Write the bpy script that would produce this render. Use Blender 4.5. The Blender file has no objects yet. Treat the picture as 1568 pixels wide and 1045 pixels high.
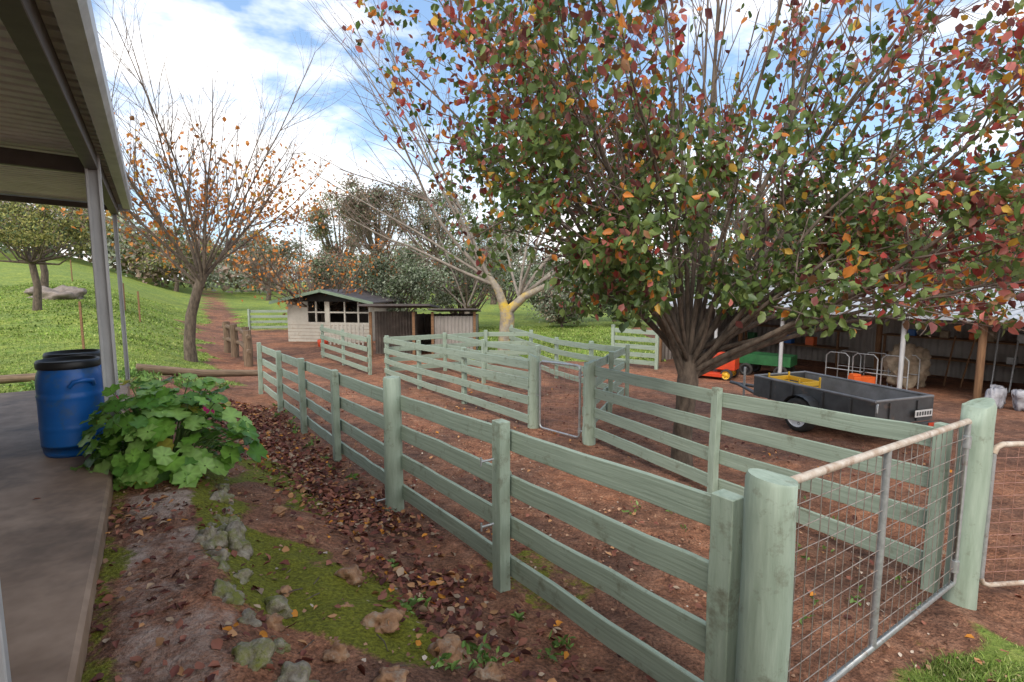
import bpy, math, random
import numpy as np
from mathutils import Vector, Matrix
random.seed(7); RNG=np.random.default_rng(11)
sc=bpy.context.scene

# ------------------------------------------------------------ terrain
def cl(v,a,b): return max(a,min(b,v))
def npss(a,b,v):
    t=np.clip((v-a)/(b-a),0,1); return t*t*(3-2*t)
def gznp(x,y):
    base=-.055*np.clip(y-3.5,-1,12.5)+.02*np.clip(y-30,0,80)
    d=(x-1.06)*-.83+(y-2.11)*-.56
    up=.55-.06*np.clip(y-5,0,8)+.11*np.clip(y-16,0,60)
    k=np.clip(y-12,0,200)
    w=.6*npss(.1-.15*k,1.5+.2*k,d)+.4*npss(1.45-.1*k,1.95+.3*k,d)
    return base*(1-w)+up*w
def gz(x,y): return float(gznp(np.float64(x),np.float64(y)))
F1=Vector((1.06,2.11,0)); D=Vector((-.56,.83,0)).normalized(); N=Vector((-.83,-.56,0)).normalized()
def SD(s,d,z=0): 
    p=F1+D*s+N*d; p.z=z; return p

# ------------------------------------------------------------ materials
def newmat(name):
    m=bpy.data.materials.new(name); m.use_nodes=True
    nt=m.node_tree; nt.nodes.clear()
    return m,nt,nt.nodes,nt.links
def pm(name,c1,c2=None,scale=5,rough=.7,metal=0,bump=.2,bdist=.01,attr=None,stretch=(1,1,1),c3=None,c3amt=.5,c3scale=2,spec=.5):
    m,nt,n,l=newmat(name)
    out=n.new('ShaderNodeOutputMaterial'); b=n.new('ShaderNodeBsdfPrincipled')
    l.new(b.outputs[0],out.inputs[0])
    b.inputs['Roughness'].default_value=rough; b.inputs['Metallic'].default_value=metal
    b.inputs['Specular IOR Level'].default_value=spec
    if attr: 
        a=n.new('ShaderNodeAttribute'); a.attribute_name=attr; src=a.outputs['Vector']
    else:
        a=n.new('ShaderNodeTexCoord'); src=a.outputs['Object']
    mp=n.new('ShaderNodeMapping'); mp.inputs['Scale'].default_value=stretch; l.new(src,mp.inputs['Vector'])
    no=n.new('ShaderNodeTexNoise'); no.inputs['Scale'].default_value=scale; no.inputs['Detail'].default_value=4; no.inputs['Roughness'].default_value=.62
    l.new(mp.outputs[0],no.inputs['Vector'])
    c2=c2 or tuple(x*.7 for x in c1)
    r=n.new('ShaderNodeValToRGB'); r.color_ramp.elements[0].position=.33; r.color_ramp.elements[1].position=.67
    r.color_ramp.elements[0].color=(*c2,1); r.color_ramp.elements[1].color=(*c1,1)
    l.new(no.outputs['Fac'],r.inputs[0]); col=r.outputs[0]
    if c3:
        n2=n.new('ShaderNodeTexNoise'); n2.inputs['Scale'].default_value=c3scale; n2.inputs['Detail'].default_value=5; n2.inputs['Roughness'].default_value=.72
        l.new(src,n2.inputs['Vector'])
        r2=n.new('ShaderNodeValToRGB'); r2.color_ramp.elements[0].position=.62-.3*c3amt; r2.color_ramp.elements[1].position=.78-.25*c3amt
        l.new(n2.outputs['Fac'],r2.inputs[0])
        mx=n.new('ShaderNodeMixRGB'); l.new(r2.outputs[0],mx.inputs[0]); l.new(col,mx.inputs[1]); mx.inputs[2].default_value=(*c3,1); col=mx.outputs[0]
    l.new(col,b.inputs['Base Color'])
    if bump:
        bp=n.new('ShaderNodeBump'); bp.inputs['Strength'].default_value=bump; bp.inputs['Distance'].default_value=bdist
        l.new(no.outputs['Fac'],bp.inputs['Height']); l.new(bp.outputs[0],b.inputs['Normal'])
    return m
def leafmat(name,trans=.35,rough=.5):
    m,nt,n,l=newmat(name)
    out=n.new('ShaderNodeOutputMaterial'); a=n.new('ShaderNodeAttribute'); a.attribute_name='Col'
    if trans==0:
        b=n.new('ShaderNodeBsdfDiffuse'); l.new(a.outputs['Color'],b.inputs['Color']); l.new(b.outputs[0],out.inputs[0]); return m
    b=n.new('ShaderNodeBsdfPrincipled'); b.inputs['Roughness'].default_value=rough; b.inputs['Specular IOR Level'].default_value=.45
    t=n.new('ShaderNodeBsdfTranslucent'); mx=n.new('ShaderNodeMixShader'); mx.inputs[0].default_value=trans
    l.new(a.outputs['Color'],b.inputs['Base Color']); l.new(a.outputs['Color'],t.inputs['Color'])
    l.new(b.outputs[0],mx.inputs[1]); l.new(t.outputs[0],mx.inputs[2]); l.new(mx.outputs[0],out.inputs[0])
    return m
M={}
M['leaf']=leafmat('leaf',.38,.4); M['litter']=leafmat('litter',0); M['grassb']=leafmat('grass_blade',0); M['farleaf']=leafmat('far_foliage',0)
M['fence']=pm('sage_painted_timber',(.315,.39,.315),(.22,.28,.22),6,.75,0,.6,.006,attr='bco',stretch=(.3,9,9),c3=(.14,.15,.10),c3amt=.16,c3scale=5)
M['fencepost']=pm('sage_painted_post',(.345,.425,.345),(.255,.325,.255),5,.75,0,.7,.01,attr='bco',stretch=(.6,4,4),c3=(.16,.17,.12),c3amt=.2,c3scale=6)
M['galv']=pm('galvanised_steel',(.5,.52,.53),(.36,.38,.39),30,.45,.6,.05,c3=(.25,.14,.08),c3amt=.15,c3scale=9)
M['rustpipe']=pm('weathered_pipe',(.62,.57,.50),(.40,.30,.22),14,.6,.2,.15,c3=(.22,.11,.06),c3amt=.2,c3scale=10)
M['wire']=pm('gate_wire',(.42,.38,.35),(.25,.19,.16),20,.5,.5,0)
M['rustwire']=pm('rusty_gate_wire',(.45,.25,.2),(.3,.14,.1),20,.6,.3,0)
M['steelpost']=pm('zinc_steel_post',(.58,.59,.60),(.44,.45,.46),8,.45,.2,.05,stretch=(1,1,.3))
M['roof_dark']=pm('roof_underside_steel',(.76,.73,.69),(.60,.57,.53),4,.6,.0,.05)
M['beam']=pm('dark_brown_steel_beam',(.11,.09,.08),(.075,.062,.055),6,.55,.1,.05)
M['gutter']=pm('pale_grey_gutter',(.6,.63,.65),(.45,.48,.5),5,.45,.1,.03)
M['concrete']=pm('stained_concrete',(.42,.295,.21),(.23,.15,.10),2.2,.6,0,.35,.02,c3=(.15,.105,.075),c3amt=.5,c3scale=.9,spec=.3)
M['bark']=pm('grey_brown_bark',(.17,.13,.10),(.06,.045,.035),14,.9,0,.8,.02,stretch=(1,1,.35))
M['twig']=pm('twig_bark',(.22,.17,.14),(.12,.09,.075),10,.9,0,0)
M['lichenbark']=pm('pale_bark_with_lichen',(.34,.30,.24),(.20,.17,.14),6,.9,0,.5,.02,c3=(.55,.38,.05),c3amt=.5,c3scale=1.8)
M['palebark']=pm('pale_bark',(.30,.26,.22),(.17,.145,.12),6,.9,0,.3,.02)
M['blue']=pm('blue_drum_plastic',(.008,.14,.50),(.006,.10,.40),3,.38,0,.05,c3=(.06,.13,.24),c3amt=.25,c3scale=5)
M['black']=pm('black_plastic',(.012,.012,.014),(.02,.02,.02),5,.45,0,.05)
M['rock']=pm('lichen_rock',(.38,.34,.27),(.15,.12,.085),17,.95,0,1,.03,c3=(.17,.18,.04),c3amt=.6,c3scale=7)
M['redrock']=pm('laterite_rock',(.42,.24,.13),(.20,.10,.055),14,.9,0,1,.02,c3=(.36,.31,.24),c3amt=.3,c3scale=8)
M['granite']=pm('grey_granite',(.30,.25,.22),(.16,.13,.11),3,.9,0,1,.05)
M['log']=pm('weathered_log',(.26,.18,.12),(.11,.075,.05),8,.9,0,.6,.02,attr='bco',stretch=(.4,5,5))
M['oldpost']=pm('brown_hardwood_post',(.25,.14,.07),(.14,.07,.035),8,.85,0,.4,.01,attr='bco',stretch=(.4,5,5))
M['white']=pm('cream_painted_board',(.55,.53,.47),(.42,.40,.35),3,.7,0,.1,c3=(.3,.25,.18),c3amt=.2,c3scale=3)
M['darkroof']=pm('dark_shed_roof',(.11,.09,.09),(.06,.055,.055),3,.6,.1,.1)
M['greentrim']=pm('sage_green_trim',(.22,.30,.22),(.17,.24,.17),4,.7,0,.1)
M['brownsteel']=pm('weathered_corrugated_steel',(.13,.105,.09),(.07,.058,.05),2,.6,.2,.1,c3=(.2,.16,.13),c3amt=.2)
M['greysteel']=pm('grey_corrugated_steel',(.33,.30,.28),(.24,.22,.2),2,.55,.2,.1)
M['zinc']=pm('zincalume_roof',(.46,.48,.51),(.34,.36,.39),2,.5,.2,.05)
M['screen']=pm('dark_opening_screen',(.03,.03,.03),(.02,.02,.02),4,.8)
M['trailer']=pm('dark_grey_trailer_steel',(.09,.095,.10),(.06,.062,.066),5,.5,.2,.08,c3=(.22,.15,.11),c3amt=.2)
M['trailerin']=pm('trailer_bed_steel',(.26,.26,.27),(.17,.17,.17),4,.6,.2,.1)
M['tyre']=pm('tyre_rubber',(.022,.022,.022),(.04,.035,.03),8,.85,0,.2)
M['whitep']=pm('white_paint',(.75,.75,.74),(.6,.6,.6),5,.45,0,.03)
M['red']=pm('red_orange_paint',(.65,.07,.02),(.5,.05,.02),5,.4,0,.03)
M['orange']=pm('orange_plastic',(.78,.15,.03),(.65,.11,.02),5,.5,0,.03)
M['yellow']=pm('yellow_plastic',(.75,.45,.03),(.6,.36,.03),5,.5,0,.03)
M['green']=pm('green_paint',(.03,.15,.05),(.02,.1,.035),5,.45,0,.03)
M['stemg']=pm('green_stem',(.16,.26,.07),(.1,.18,.05),5,.6,0,0)
M['tarp']=pm('beige_tarp',(.45,.36,.26),(.24,.19,.13),6,.8,0,.6,.03)
M['bag']=pm('white_feed_bag',(.42,.42,.45),(.24,.24,.27),9,.6,0,.7,.03)
M['wallboard']=pm('house_wall',(.6,.57,.51),(.5,.47,.43),3,.7)

# ------------------------------------------------------------ mesh builder
class MB:
    def __init__(s): s.v=[];s.f=[];s.b=[];s.mi=[];s.mats=[];s.sm=[]
    def mat(s,m):
        if m not in s.mats: s.mats.append(m)
        return s.mats.index(m)
    def add(s,vs,fs,m,bs=None,smooth=False):
        o=len(s.v); s.v+= [tuple(x) for x in vs]; s.f+=[tuple(i+o for i in f) for f in fs]
        s.b+= [tuple(x) for x in (bs or vs)]
        k=s.mat(m); s.mi+=[k]*len(fs); s.sm+=[smooth]*len(fs)
    def box(s,c,ax,ay,az,m):
        c=Vector(c);ax=Vector(ax);ay=Vector(ay);az=Vector(az)
        vs=[c+ax*i+ay*j+az*k for i in(-1,1) for j in(-1,1) for k in(-1,1)]
        r=random.random()*50
        L=[ax.length,ay.length,az.length]
        bs=[(i*L[0]+r,j*L[1]+r*.3,k*L[2]+r*.7) for i in(-1,1) for j in(-1,1) for k in(-1,1)]
        s.add(vs,[(0,1,3,2),(4,6,7,5),(0,4,5,1),(2,3,7,6),(0,2,6,4),(1,5,7,3)],m,bs)
    def abox(s,x0,x1,y0,y1,z0,z1,m,T=None):
        c=Vector(((x0+x1)/2,(y0+y1)/2,(z0+z1)/2)); T=T or Matrix.Identity(4); R=T.to_3x3()
        s.box(T@c,R@Vector(((x1-x0)/2,0,0)),R@Vector((0,(y1-y0)/2,0)),R@Vector((0,0,(z1-z0)/2)),m)
    def board(s,p0,p1,h,t,m,seg=6,wob=.006,up=Vector((0,0,1))):
        p0=Vector(p0);p1=Vector(p1); d=(p1-p0); L=d.length; d.normalize(); side=d.cross(up).normalized(); u=side.cross(d)
        r=random.random()*60; vs=[];bs=[]
        for i in range(seg+1):
            f=i/seg; w=0 if i in(0,seg) else 1
            c=p0+(p1-p0)*f+side*random.uniform(-wob,wob)*w+u*random.uniform(-wob,wob)*w*.7
            for a,b in((-1,-1),(1,-1),(1,1),(-1,1)):
                vs.append(c+side*a*t/2+u*b*h/2); bs.append((f*L+r,a*t/2+r*.37,b*h/2+r*.21))
        fs=[(3,2,1,0),tuple(seg*4+i for i in range(4))]
        for i in range(seg):
            for k in range(4):
                a=i*4+k;b=i*4+(k+1)%4; fs.append((a,b,b+4,a+4))
        s.add(vs,fs,m,bs)
    def tube(s,pts,rad,m,n=8,smooth=True,cap=True,wob=0):
        pts=[Vector(p) for p in pts]; 
        if not isinstance(rad,(list,tuple)): rad=[rad]*len(pts)
        vs=[];bs=[]; r0=random.random()*40; acc=0; ref=None
        for i,p in enumerate(pts):
            t=(pts[min(i+1,len(pts)-1)]-pts[max(i-1,0)])
            if t.length<1e-9: t=Vector((0,0,1))
            t.normalize()
            if ref is None: ref=Vector((1,0,0)) if abs(t.x)<.8 else Vector((0,1,0))
            a=(ref-t*ref.dot(t)).normalized(); b=t.cross(a); ref=a
            if i: acc+=(p-pts[i-1]).length
            for k in range(n):
                an=2*math.pi*k/n; rr=rad[i]*(1+wob*math.sin(an*3+i*1.3+r0))
                vs.append(p+a*math.cos(an)*rr+b*math.sin(an)*rr); bs.append((acc+r0,math.cos(an)*rad[i]+r0,math.sin(an)*rad[i]))
        fs=[]
        for i in range(len(pts)-1):
            for k in range(n):
                fs.append((i*n+k,i*n+(k+1)%n,(i+1)*n+(k+1)%n,(i+1)*n+k))
        s.add(vs,fs,m,bs,smooth)
        if cap:
            s.add(vs[:n][::-1],[tuple(range(n))],m,bs[:n][::-1]); s.add(vs[-n:],[tuple(range(n))],m,bs[-n:])
    def lathe(s,c,prof,m,n=40,T=None,smooth=True):
        vs=[];fs=[];T=T or Matrix.Identity(4)
        for (r,z) in prof:
            for k in range(n):
                a=2*math.pi*k/n; vs.append(Vector(c)+(T@Vector((r*math.cos(a),r*math.sin(a),z))))
        for i in range(len(prof)-1):
            for k in range(n): fs.append((i*n+k,i*n+(k+1)%n,(i+1)*n+(k+1)%n,(i+1)*n+k))
        s.add(vs,fs,m,None,smooth)
    def obj(s,name,bevel=0,parent=None):
        me=bpy.data.meshes.new(name); me.from_pydata(s.v,[],s.f)
        for m in s.mats: me.materials.append(M[m])
        me.polygons.foreach_set('material_index',s.mi); me.polygons.foreach_set('use_smooth',s.sm)
        at=me.attributes.new('bco','FLOAT_VECTOR','POINT'); at.data.foreach_set('vector',np.array(s.b,dtype=np.float32).ravel())
        me.update(); o=bpy.data.objects.new(name,me); sc.collection.objects.link(o)
        if bevel:
            bv=o.modifiers.new('b','BEVEL'); bv.width=bevel; bv.segments=1; bv.limit_method='ANGLE'; bv.angle_limit=math.radians(50)
        if parent: o.parent=parent
        return o

def np_mesh(name,V,nper,faces,C,mat,parent=None,smooth=False):
    K=len(V)//nper; ft=np.array(faces); nf,fl=ft.shape
    idx=(ft[None]+np.arange(K)[:,None,None]*nper).reshape(-1)
    me=bpy.data.meshes.new(name); me.vertices.add(len(V)); me.vertices.foreach_set('co',V.astype(np.float32).ravel())
    me.loops.add(len(idx)); me.loops.foreach_set('vertex_index',idx.astype(np.int32))
    me.polygons.add(K*nf); me.polygons.foreach_set('loop_start',(np.arange(K*nf)*fl).astype(np.int32))
    me.polygons.foreach_set('loop_total',np.full(K*nf,fl,dtype=np.int32))
    if smooth: me.polygons.foreach_set('use_smooth',np.ones(K*nf,dtype=bool))
    me.update(calc_edges=True)
    a=me.attributes.new('Col','FLOAT_COLOR','POINT'); a.data.foreach_set('color',np.concatenate([C,np.ones((len(C),1))],1).astype(np.float32).ravel())
    me.materials.append(M[mat]); o=bpy.data.objects.new(name,me); sc.collection.objects.link(o)
    if parent: o.parent=parent
    return o
def unit(a): return a/np.maximum(np.linalg.norm(a,axis=-1,keepdims=True),1e-9)
def leaves(name,P,S,C,mat='leaf',droop=.6,width=.36,parent=None,flat=False,up_bias=0,simple=False):
    K=len(P)
    a=RNG.normal(size=(K,3)); a[:,2]-=droop
    if flat: a[:,2]*=.3
    a=unit(a); r=RNG.normal(size=(K,3)); r[:,2]+=up_bias
    if flat: r=RNG.normal(size=(K,3))*.45; r[:,2]+=1
    n=unit(r-a*(r*a).sum(1,keepdims=True)); b=np.cross(a,n)
    S=S[:,None]
    w=width*RNG.uniform(.8,1.15,size=(K,1))
    if simple:
        v=[P,P+S*(a*.5+b*w),P+S*a,P+S*(a*.5-b*w)]; V=np.stack(v,1).reshape(-1,3)
        return np_mesh(name,V,4,[(0,1,2,3)],np.repeat(C,4,axis=0),mat,parent)
    fold=RNG.uniform(-.05,.35,size=(K,1)); curl=RNG.uniform(-.35,.15,size=(K,1))
    v=[P, P+S*(a*.35+b*w+n*fold*.6), P+S*(a*.7+b*w*.75+n*fold*.5), P+S*(a+n*curl), P+S*(a*.7-b*w*.75+n*fold*.5), P+S*(a*.35-b*w+n*fold*.6)]
    V=np.stack(v,1).reshape(-1,3)
    CC=np.repeat(C,6,axis=0)*RNG.uniform(.85,1.15,size=(K*6,1))
    return np_mesh(name,V,6,[(0,1,2,3),(0,3,4,5)],CC,mat,parent)
def pal(cols,probs,K,var=.25):
    c=np.array(cols)[RNG.choice(len(cols),size=K,p=np.array(probs)/sum(probs))]
    return c*RNG.uniform(1-var,1+var,size=(K,1))

# ------------------------------------------------------------ ground
def axis(lo,hi,step,far_lo,far_hi,g=1.13):
    a=list(np.arange(lo,hi+1e-6,step)); st=step; x=hi
    while x<far_hi: st*=g; x+=st; a.append(x)
    st=step;x=lo;pre=[]
    while x>far_lo: st*=g; x-=st; pre.append(x)
    return np.array(pre[::-1]+a)
X=axis(-5,5,.05,-500,500,1.05); Y=axis(1.6,8,.05,-80,700,1.045)
gx,gy=np.meshgrid(X,Y); gzv=gznp(gx,gy)
def vnoise(x,y,sc_,seed):
    r=np.random.default_rng(seed).random((256,256)); fx=x/sc_; fy=y/sc_
    ix=np.floor(fx).astype(int); iy=np.floor(fy).astype(int); tx=fx-ix; ty=fy-iy; tx=tx*tx*(3-2*tx); ty=ty*ty*(3-2*ty)
    g=lambda i,j: r[i%256,j%256]
    return (g(ix,iy)*(1-tx)+g(ix+1,iy)*tx)*(1-ty)+(g(ix,iy+1)*(1-tx)+g(ix+1,iy+1)*tx)*ty
def masks(x,y):
    d=(x-1.06)*-.83+(y-2.11)*-.56; s=(x-1.06)*-.56+(y-2.11)*.83
    n1=vnoise(x,y,1.3,1); n2=vnoise(x,y,.35,2)
    field=npss(-.5,1.2,d+ (n1-.5)*2+(n2-.5)*.5-1.3*(y<14))*npss(10,12.5,y+(n1-.5)*2)
    tx=-9.5+(y-19)*-.583; tr=1-npss(.5,1.6,np.abs(x-tx)+(n2-.5)*.8); tr*= (y>15)
    tr2=(1-npss(1.2,2.6,np.abs(x+4.2+(y-16)*.35)))*(y>14)*(y<32)
    lawn=npss(18.8,20,y+(n1-.5))*npss(-3,-1.5,x)*(1-npss(.2,1.0,(x-4.6)*.83+(y-20.5)*.56))
    back=npss(30,36,y)
    lawn=np.maximum(lawn,npss(21,22,y)*npss(-3,-1.5,x)*(1-npss(6.5,7.5,x)))
    grass=np.maximum.reduce([field,lawn,back]); grass*=(1-tr*.95)*(1-tr2*.8)
    side=(x-1.06)*.56-(y-2.11)*.83
    pr=npss(.0,.5,side+(n1-.5)*.5+(n2-.5)*.3)*npss(-.7,-.2,-d-.2)*(1-npss(3.0,3.6,x+(n2-.5)))
    grass=np.maximum(grass,pr)
    grass=np.maximum(grass,npss(2.9,3.4,d)*npss(8.5,9.4,s)*.9)
    wp=.5*npss(.45,.75,n1)*((d<0)&(d>-2.6)&(s>-.3)&(s<2.4)); 
    moss=npss(.5,.95,d)*(1-npss(1.75,2.1,d))*(1-npss(5,6.5,s))*(.26+.46*npss(.3,.6,vnoise(x,y,.6,44)))
    moss=np.maximum(moss,wp)
    moss=np.maximum(moss,npss(2.1,2.38,d+(n2-.5)*.2)*(1-npss(2.38,2.5,d))*.55)
    sand=npss(1.74,1.97,d+(n2-.5)*.3)*(1-npss(2.25,2.45,d))*(1-npss(3.6,4.6,s))*(.46+.44*npss(.3,.7,vnoise(x,y,.5,12)))
    return grass,moss,sand
g,mo,sa=masks(gx,gy)
far=np.hypot(gx,gy)
rough=(vnoise(gx,gy,.13,4)-.5)*.028+(vnoise(gx,gy,.25,5)-.5)*.05+(vnoise(gx,gy,.6,6)-.5)*.05
gzr=gzv+rough*np.clip(1.2-far/25,0,1)+ (vnoise(gx,gy,6,8)-.5)*.6*npss(18,40,gy)
dd=(gx-1.06)*-.83+(gy-2.11)*-.56; s_=(gx-1.06)*-.56+(gy-2.11)*.83
gzr=np.where((dd>2.45)&(s_<8.8)&(s_>-9)&(dd<12),gzr-.15,gzr)
ny,nx=gx.shape
V=np.stack([gx,gy,gzr],-1).reshape(-1,3)
i=np.arange(ny-1)[:,None]*nx+np.arange(nx-1)[None]; F=np.stack([i,i+1,i+1+nx,i+nx],-1).reshape(-1,4)
me=bpy.data.meshes.new('ground'); me.vertices.add(len(V)); me.vertices.foreach_set('co',V.astype(np.float32).ravel())
me.loops.add(F.size); me.loops.foreach_set('vertex_index',F.astype(np.int32).ravel()); me.polygons.add(len(F))
me.polygons.foreach_set('loop_start',(np.arange(len(F))*4).astype(np.int32)); me.polygons.foreach_set('loop_total',np.full(len(F),4,dtype=np.int32))
me.polygons.foreach_set('use_smooth',np.ones(len(F),dtype=bool)); me.update(calc_edges=True)
a=me.attributes.new('mask','FLOAT_COLOR','POINT')
mk=np.stack([g,mo,sa,np.ones_like(g)],-1).reshape(-1,4).astype(np.float32); a.data.foreach_set('color',mk.ravel())
ground=bpy.data.objects.new('ground',me); sc.collection.objects.link(ground)
m,nt,n,l=newmat('ground_soil_moss_grass')
out=n.new('ShaderNodeOutputMaterial'); bs=n.new('ShaderNodeBsdfPrincipled'); bs.inputs['Roughness'].default_value=.85; bs.inputs['Specular IOR Level'].default_value=.25; l.new(bs.outputs[0],out.inputs[0])
at=n.new('ShaderNodeAttribute'); at.attribute_name='mask'; sp=n.new('ShaderNodeSeparateColor'); l.new(at.outputs['Color'],sp.inputs[0])
tc=n.new('ShaderNodeTexCoord')
def noise(sc_,det=5,ro=.65):
    q=n.new('ShaderNodeTexNoise'); q.inputs['Scale'].default_value=sc_; q.inputs['Detail'].default_value=det; q.inputs['Roughness'].default_value=ro; l.new(tc.outputs['Object'],q.inputs['Vector']); return q.outputs['Fac']
def ramp(src,els):
    r=n.new('ShaderNodeValToRGB'); e=r.color_ramp.elements
    while len(e)<len(els): e.new(.5)
    for k,(p,c) in enumerate(els): e[k].position=p; e[k].color=(*c,1)
    l.new(src,r.inputs[0]); return r.outputs[0]
nA=noise(.9,4,.6); nB=noise(7,4); nC=noise(45,4,.7); nE=noise(3.6,7,.8)
soil=ramp(nB,[(.3,(.155,.073,.045)),(.5,(.27,.132,.08)),(.7,(.38,.205,.13))])
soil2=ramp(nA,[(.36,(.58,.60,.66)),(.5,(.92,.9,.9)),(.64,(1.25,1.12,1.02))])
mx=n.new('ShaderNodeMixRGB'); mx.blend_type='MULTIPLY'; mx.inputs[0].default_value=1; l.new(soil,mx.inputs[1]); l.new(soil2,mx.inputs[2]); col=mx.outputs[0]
sp2=ramp(nC,[(.35,(.52,.5,.48)),(.5,(1,1,1)),(.68,(1.65,1.6,1.55))])
mx=n.new('ShaderNodeMixRGB'); mx.blend_type='MULTIPLY'; mx.inputs[0].default_value=1; l.new(col,mx.inputs[1]); l.new(sp2,mx.inputs[2]); col=mx.outputs[0]
def layer(col,maskout,nz,c,w=.35):
    ad=n.new('ShaderNodeMath'); ad.operation='ADD'; l.new(maskout,ad.inputs[0]); l.new(nz,ad.inputs[1])
    mr=n.new('ShaderNodeMapRange'); mr.interpolation_type='SMOOTHSTEP'; mr.inputs[1].default_value=1.0-w/2; mr.inputs[2].default_value=1.0+w/2; l.new(ad.outputs[0],mr.inputs[0])
    x=n.new('ShaderNodeMixRGB'); l.new(mr.outputs[0],x.inputs[0]); l.new(col,x.inputs[1]); l.new(c,x.inputs[2]); return x.outputs[0]
sand=ramp(noise(16,5,.75),[(.3,(.30,.205,.155)),(.5,(.50,.37,.30)),(.7,(.64,.51,.43))])
mossc=ramp(nC,[(.3,(.08,.075,.012)),(.5,(.185,.19,.02)),(.7,(.31,.31,.04))])
grassc=ramp(nB,[(.3,(.085,.125,.028)),(.5,(.17,.245,.05)),(.7,(.30,.355,.10))])
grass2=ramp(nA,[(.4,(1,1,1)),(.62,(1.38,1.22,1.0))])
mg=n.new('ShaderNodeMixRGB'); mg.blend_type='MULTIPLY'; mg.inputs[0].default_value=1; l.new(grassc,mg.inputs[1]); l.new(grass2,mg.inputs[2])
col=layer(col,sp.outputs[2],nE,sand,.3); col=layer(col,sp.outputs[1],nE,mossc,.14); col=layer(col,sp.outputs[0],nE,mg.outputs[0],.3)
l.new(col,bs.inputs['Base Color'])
sm=n.new('ShaderNodeMath'); sm.operation='MULTIPLY_ADD'; sm.inputs[1].default_value=.4; l.new(nC,sm.inputs[0]); l.new(nB,sm.inputs[2])
bp=n.new('ShaderNodeBump'); bp.inputs['Strength'].default_value=1; bp.inputs['Distance'].default_value=.07; l.new(sm.outputs[0],bp.inputs['Height']); l.new(bp.outputs[0],bs.inputs['Normal'])
me.materials.append(m)

# ------------------------------------------------------------ fences
def fence(name,P,rails=4,top=1.2,bw=.15,side=0,postw=.11,round_idx=(),h_post=1.26,skip=()):
    mb=MB(); P=[Vector((p[0],p[1],gz(p[0],p[1]))) for p in P]
    d=(P[-1]-P[0]); d.z=0; d.normalize(); nn=Vector((-d.y,d.x,0))*side
    zs=[top-bw/2-i*(top-bw-.1)/(rails-1) for i in range(rails)]
    for i,p in enumerate(P):
        if i in skip: continue
        if i in round_idx:
            mb.tube([p+Vector((0,0,-.2)),p+Vector((0,0,.5)),p+Vector((.003,0,1.0)),p+Vector((0,0,1.37)),p+Vector((0,0,1.385))],[.098,.094,.09,.088,.078],'fencepost',20,wob=.02)
        else:
            j=Vector((random.uniform(-.012,.012),random.uniform(-.012,.012),0))
            mb.board(p+Vector((0,0,-.2)),p+j+Vector((0,0,h_post+random.uniform(-.02,.02))),postw,postw*.8,'fencepost',6,.004,up=d)
    off=nn*(postw*.5+.022)
    for i in range(len(P)-1):
        a,b=P[i],P[i+1]
        for z in zs:
            j=random.uniform(-.012,.012)
            mb.board(a+off+Vector((0,0,z+j))+nn*random.uniform(0,.004),b+off+Vector((0,0,z+j*.5+random.uniform(-.01,.01))),bw,.032,'fence',7,.006)
    return mb.obj(name,bevel=.004)
main=[(1.06,2.11),(-.08,3.70),(-1.22,5.35),(-2.38,7.08),(-3.5,8.8),(-4.68,10.6),(-6.2,13.0)]
p0=Vector(main[0]); dr=(Vector(main[1])-p0).normalized(); q=p0+dr*.19
fence('rail_fence',[tuple(q)]+main[1:],side=-1,round_idx=(2,))
fence('rail_fence',[(3.08,3.72),(2.15,5.55),(1.18,8.1)],side=-1,postw=.09)
fence('rail_fence',[(.36,9.17),(-1.05,11.6),(-2.45,14.0),(-3.89,16.5)],side=1)
fence('rail_fence',[(2.08,13.88),(1.35,16.1),(.65,18.2),(-.03,20.35)],side=1)
fence('rail_fence',[(1.18,8.1),(1.9,10.2),(2.69,12.31),(2.08,13.88)],side=1)
fence('rail_fence',[(-4.46,16.62),(-5.9,18.6),(-7.3,20.52)],side=1)
fence('rail_fence',[(3.56,18.73),(4.84,17.74)],rails=5,top=1.3,h_post=1.4)
fence('rail_fence',[(-3.89,16.5),(-2.2,17.4),(-.9,18.2),(.65,18.2)],side=1)
fence('rail_fence',[(-2.2,17.4),(-.8,14.9),(.6,12.4)],side=1)
fence('rail_fence',[(-15.5,31.5),(-13,31.8),(-10.6,31.0)],side=1)
def post(name,x,y,h,r,mat='fencepost'):
    mb=MB(); z=gz(x,y); P=[Vector((x+random.uniform(-.004,.004),y,z+t*h)) for t in(-.1,.15,.35,.55,.75,.9,.992,1)]
    mb.tube(P,[r*k for k in(1.04,1.03,1.0,1.01,.99,.985,.98,.93)],mat,28,wob=.018); return mb.obj(name)
post('round_timber_post',1.06,2.11,1.40,.1)
post('round_timber_post',3.14,3.53,1.43,.092)
for (x,y) in [(.36,9.17),(1.18,8.1)]: post('round_timber_post',x+.02,y+.02,1.27,.1)

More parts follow.
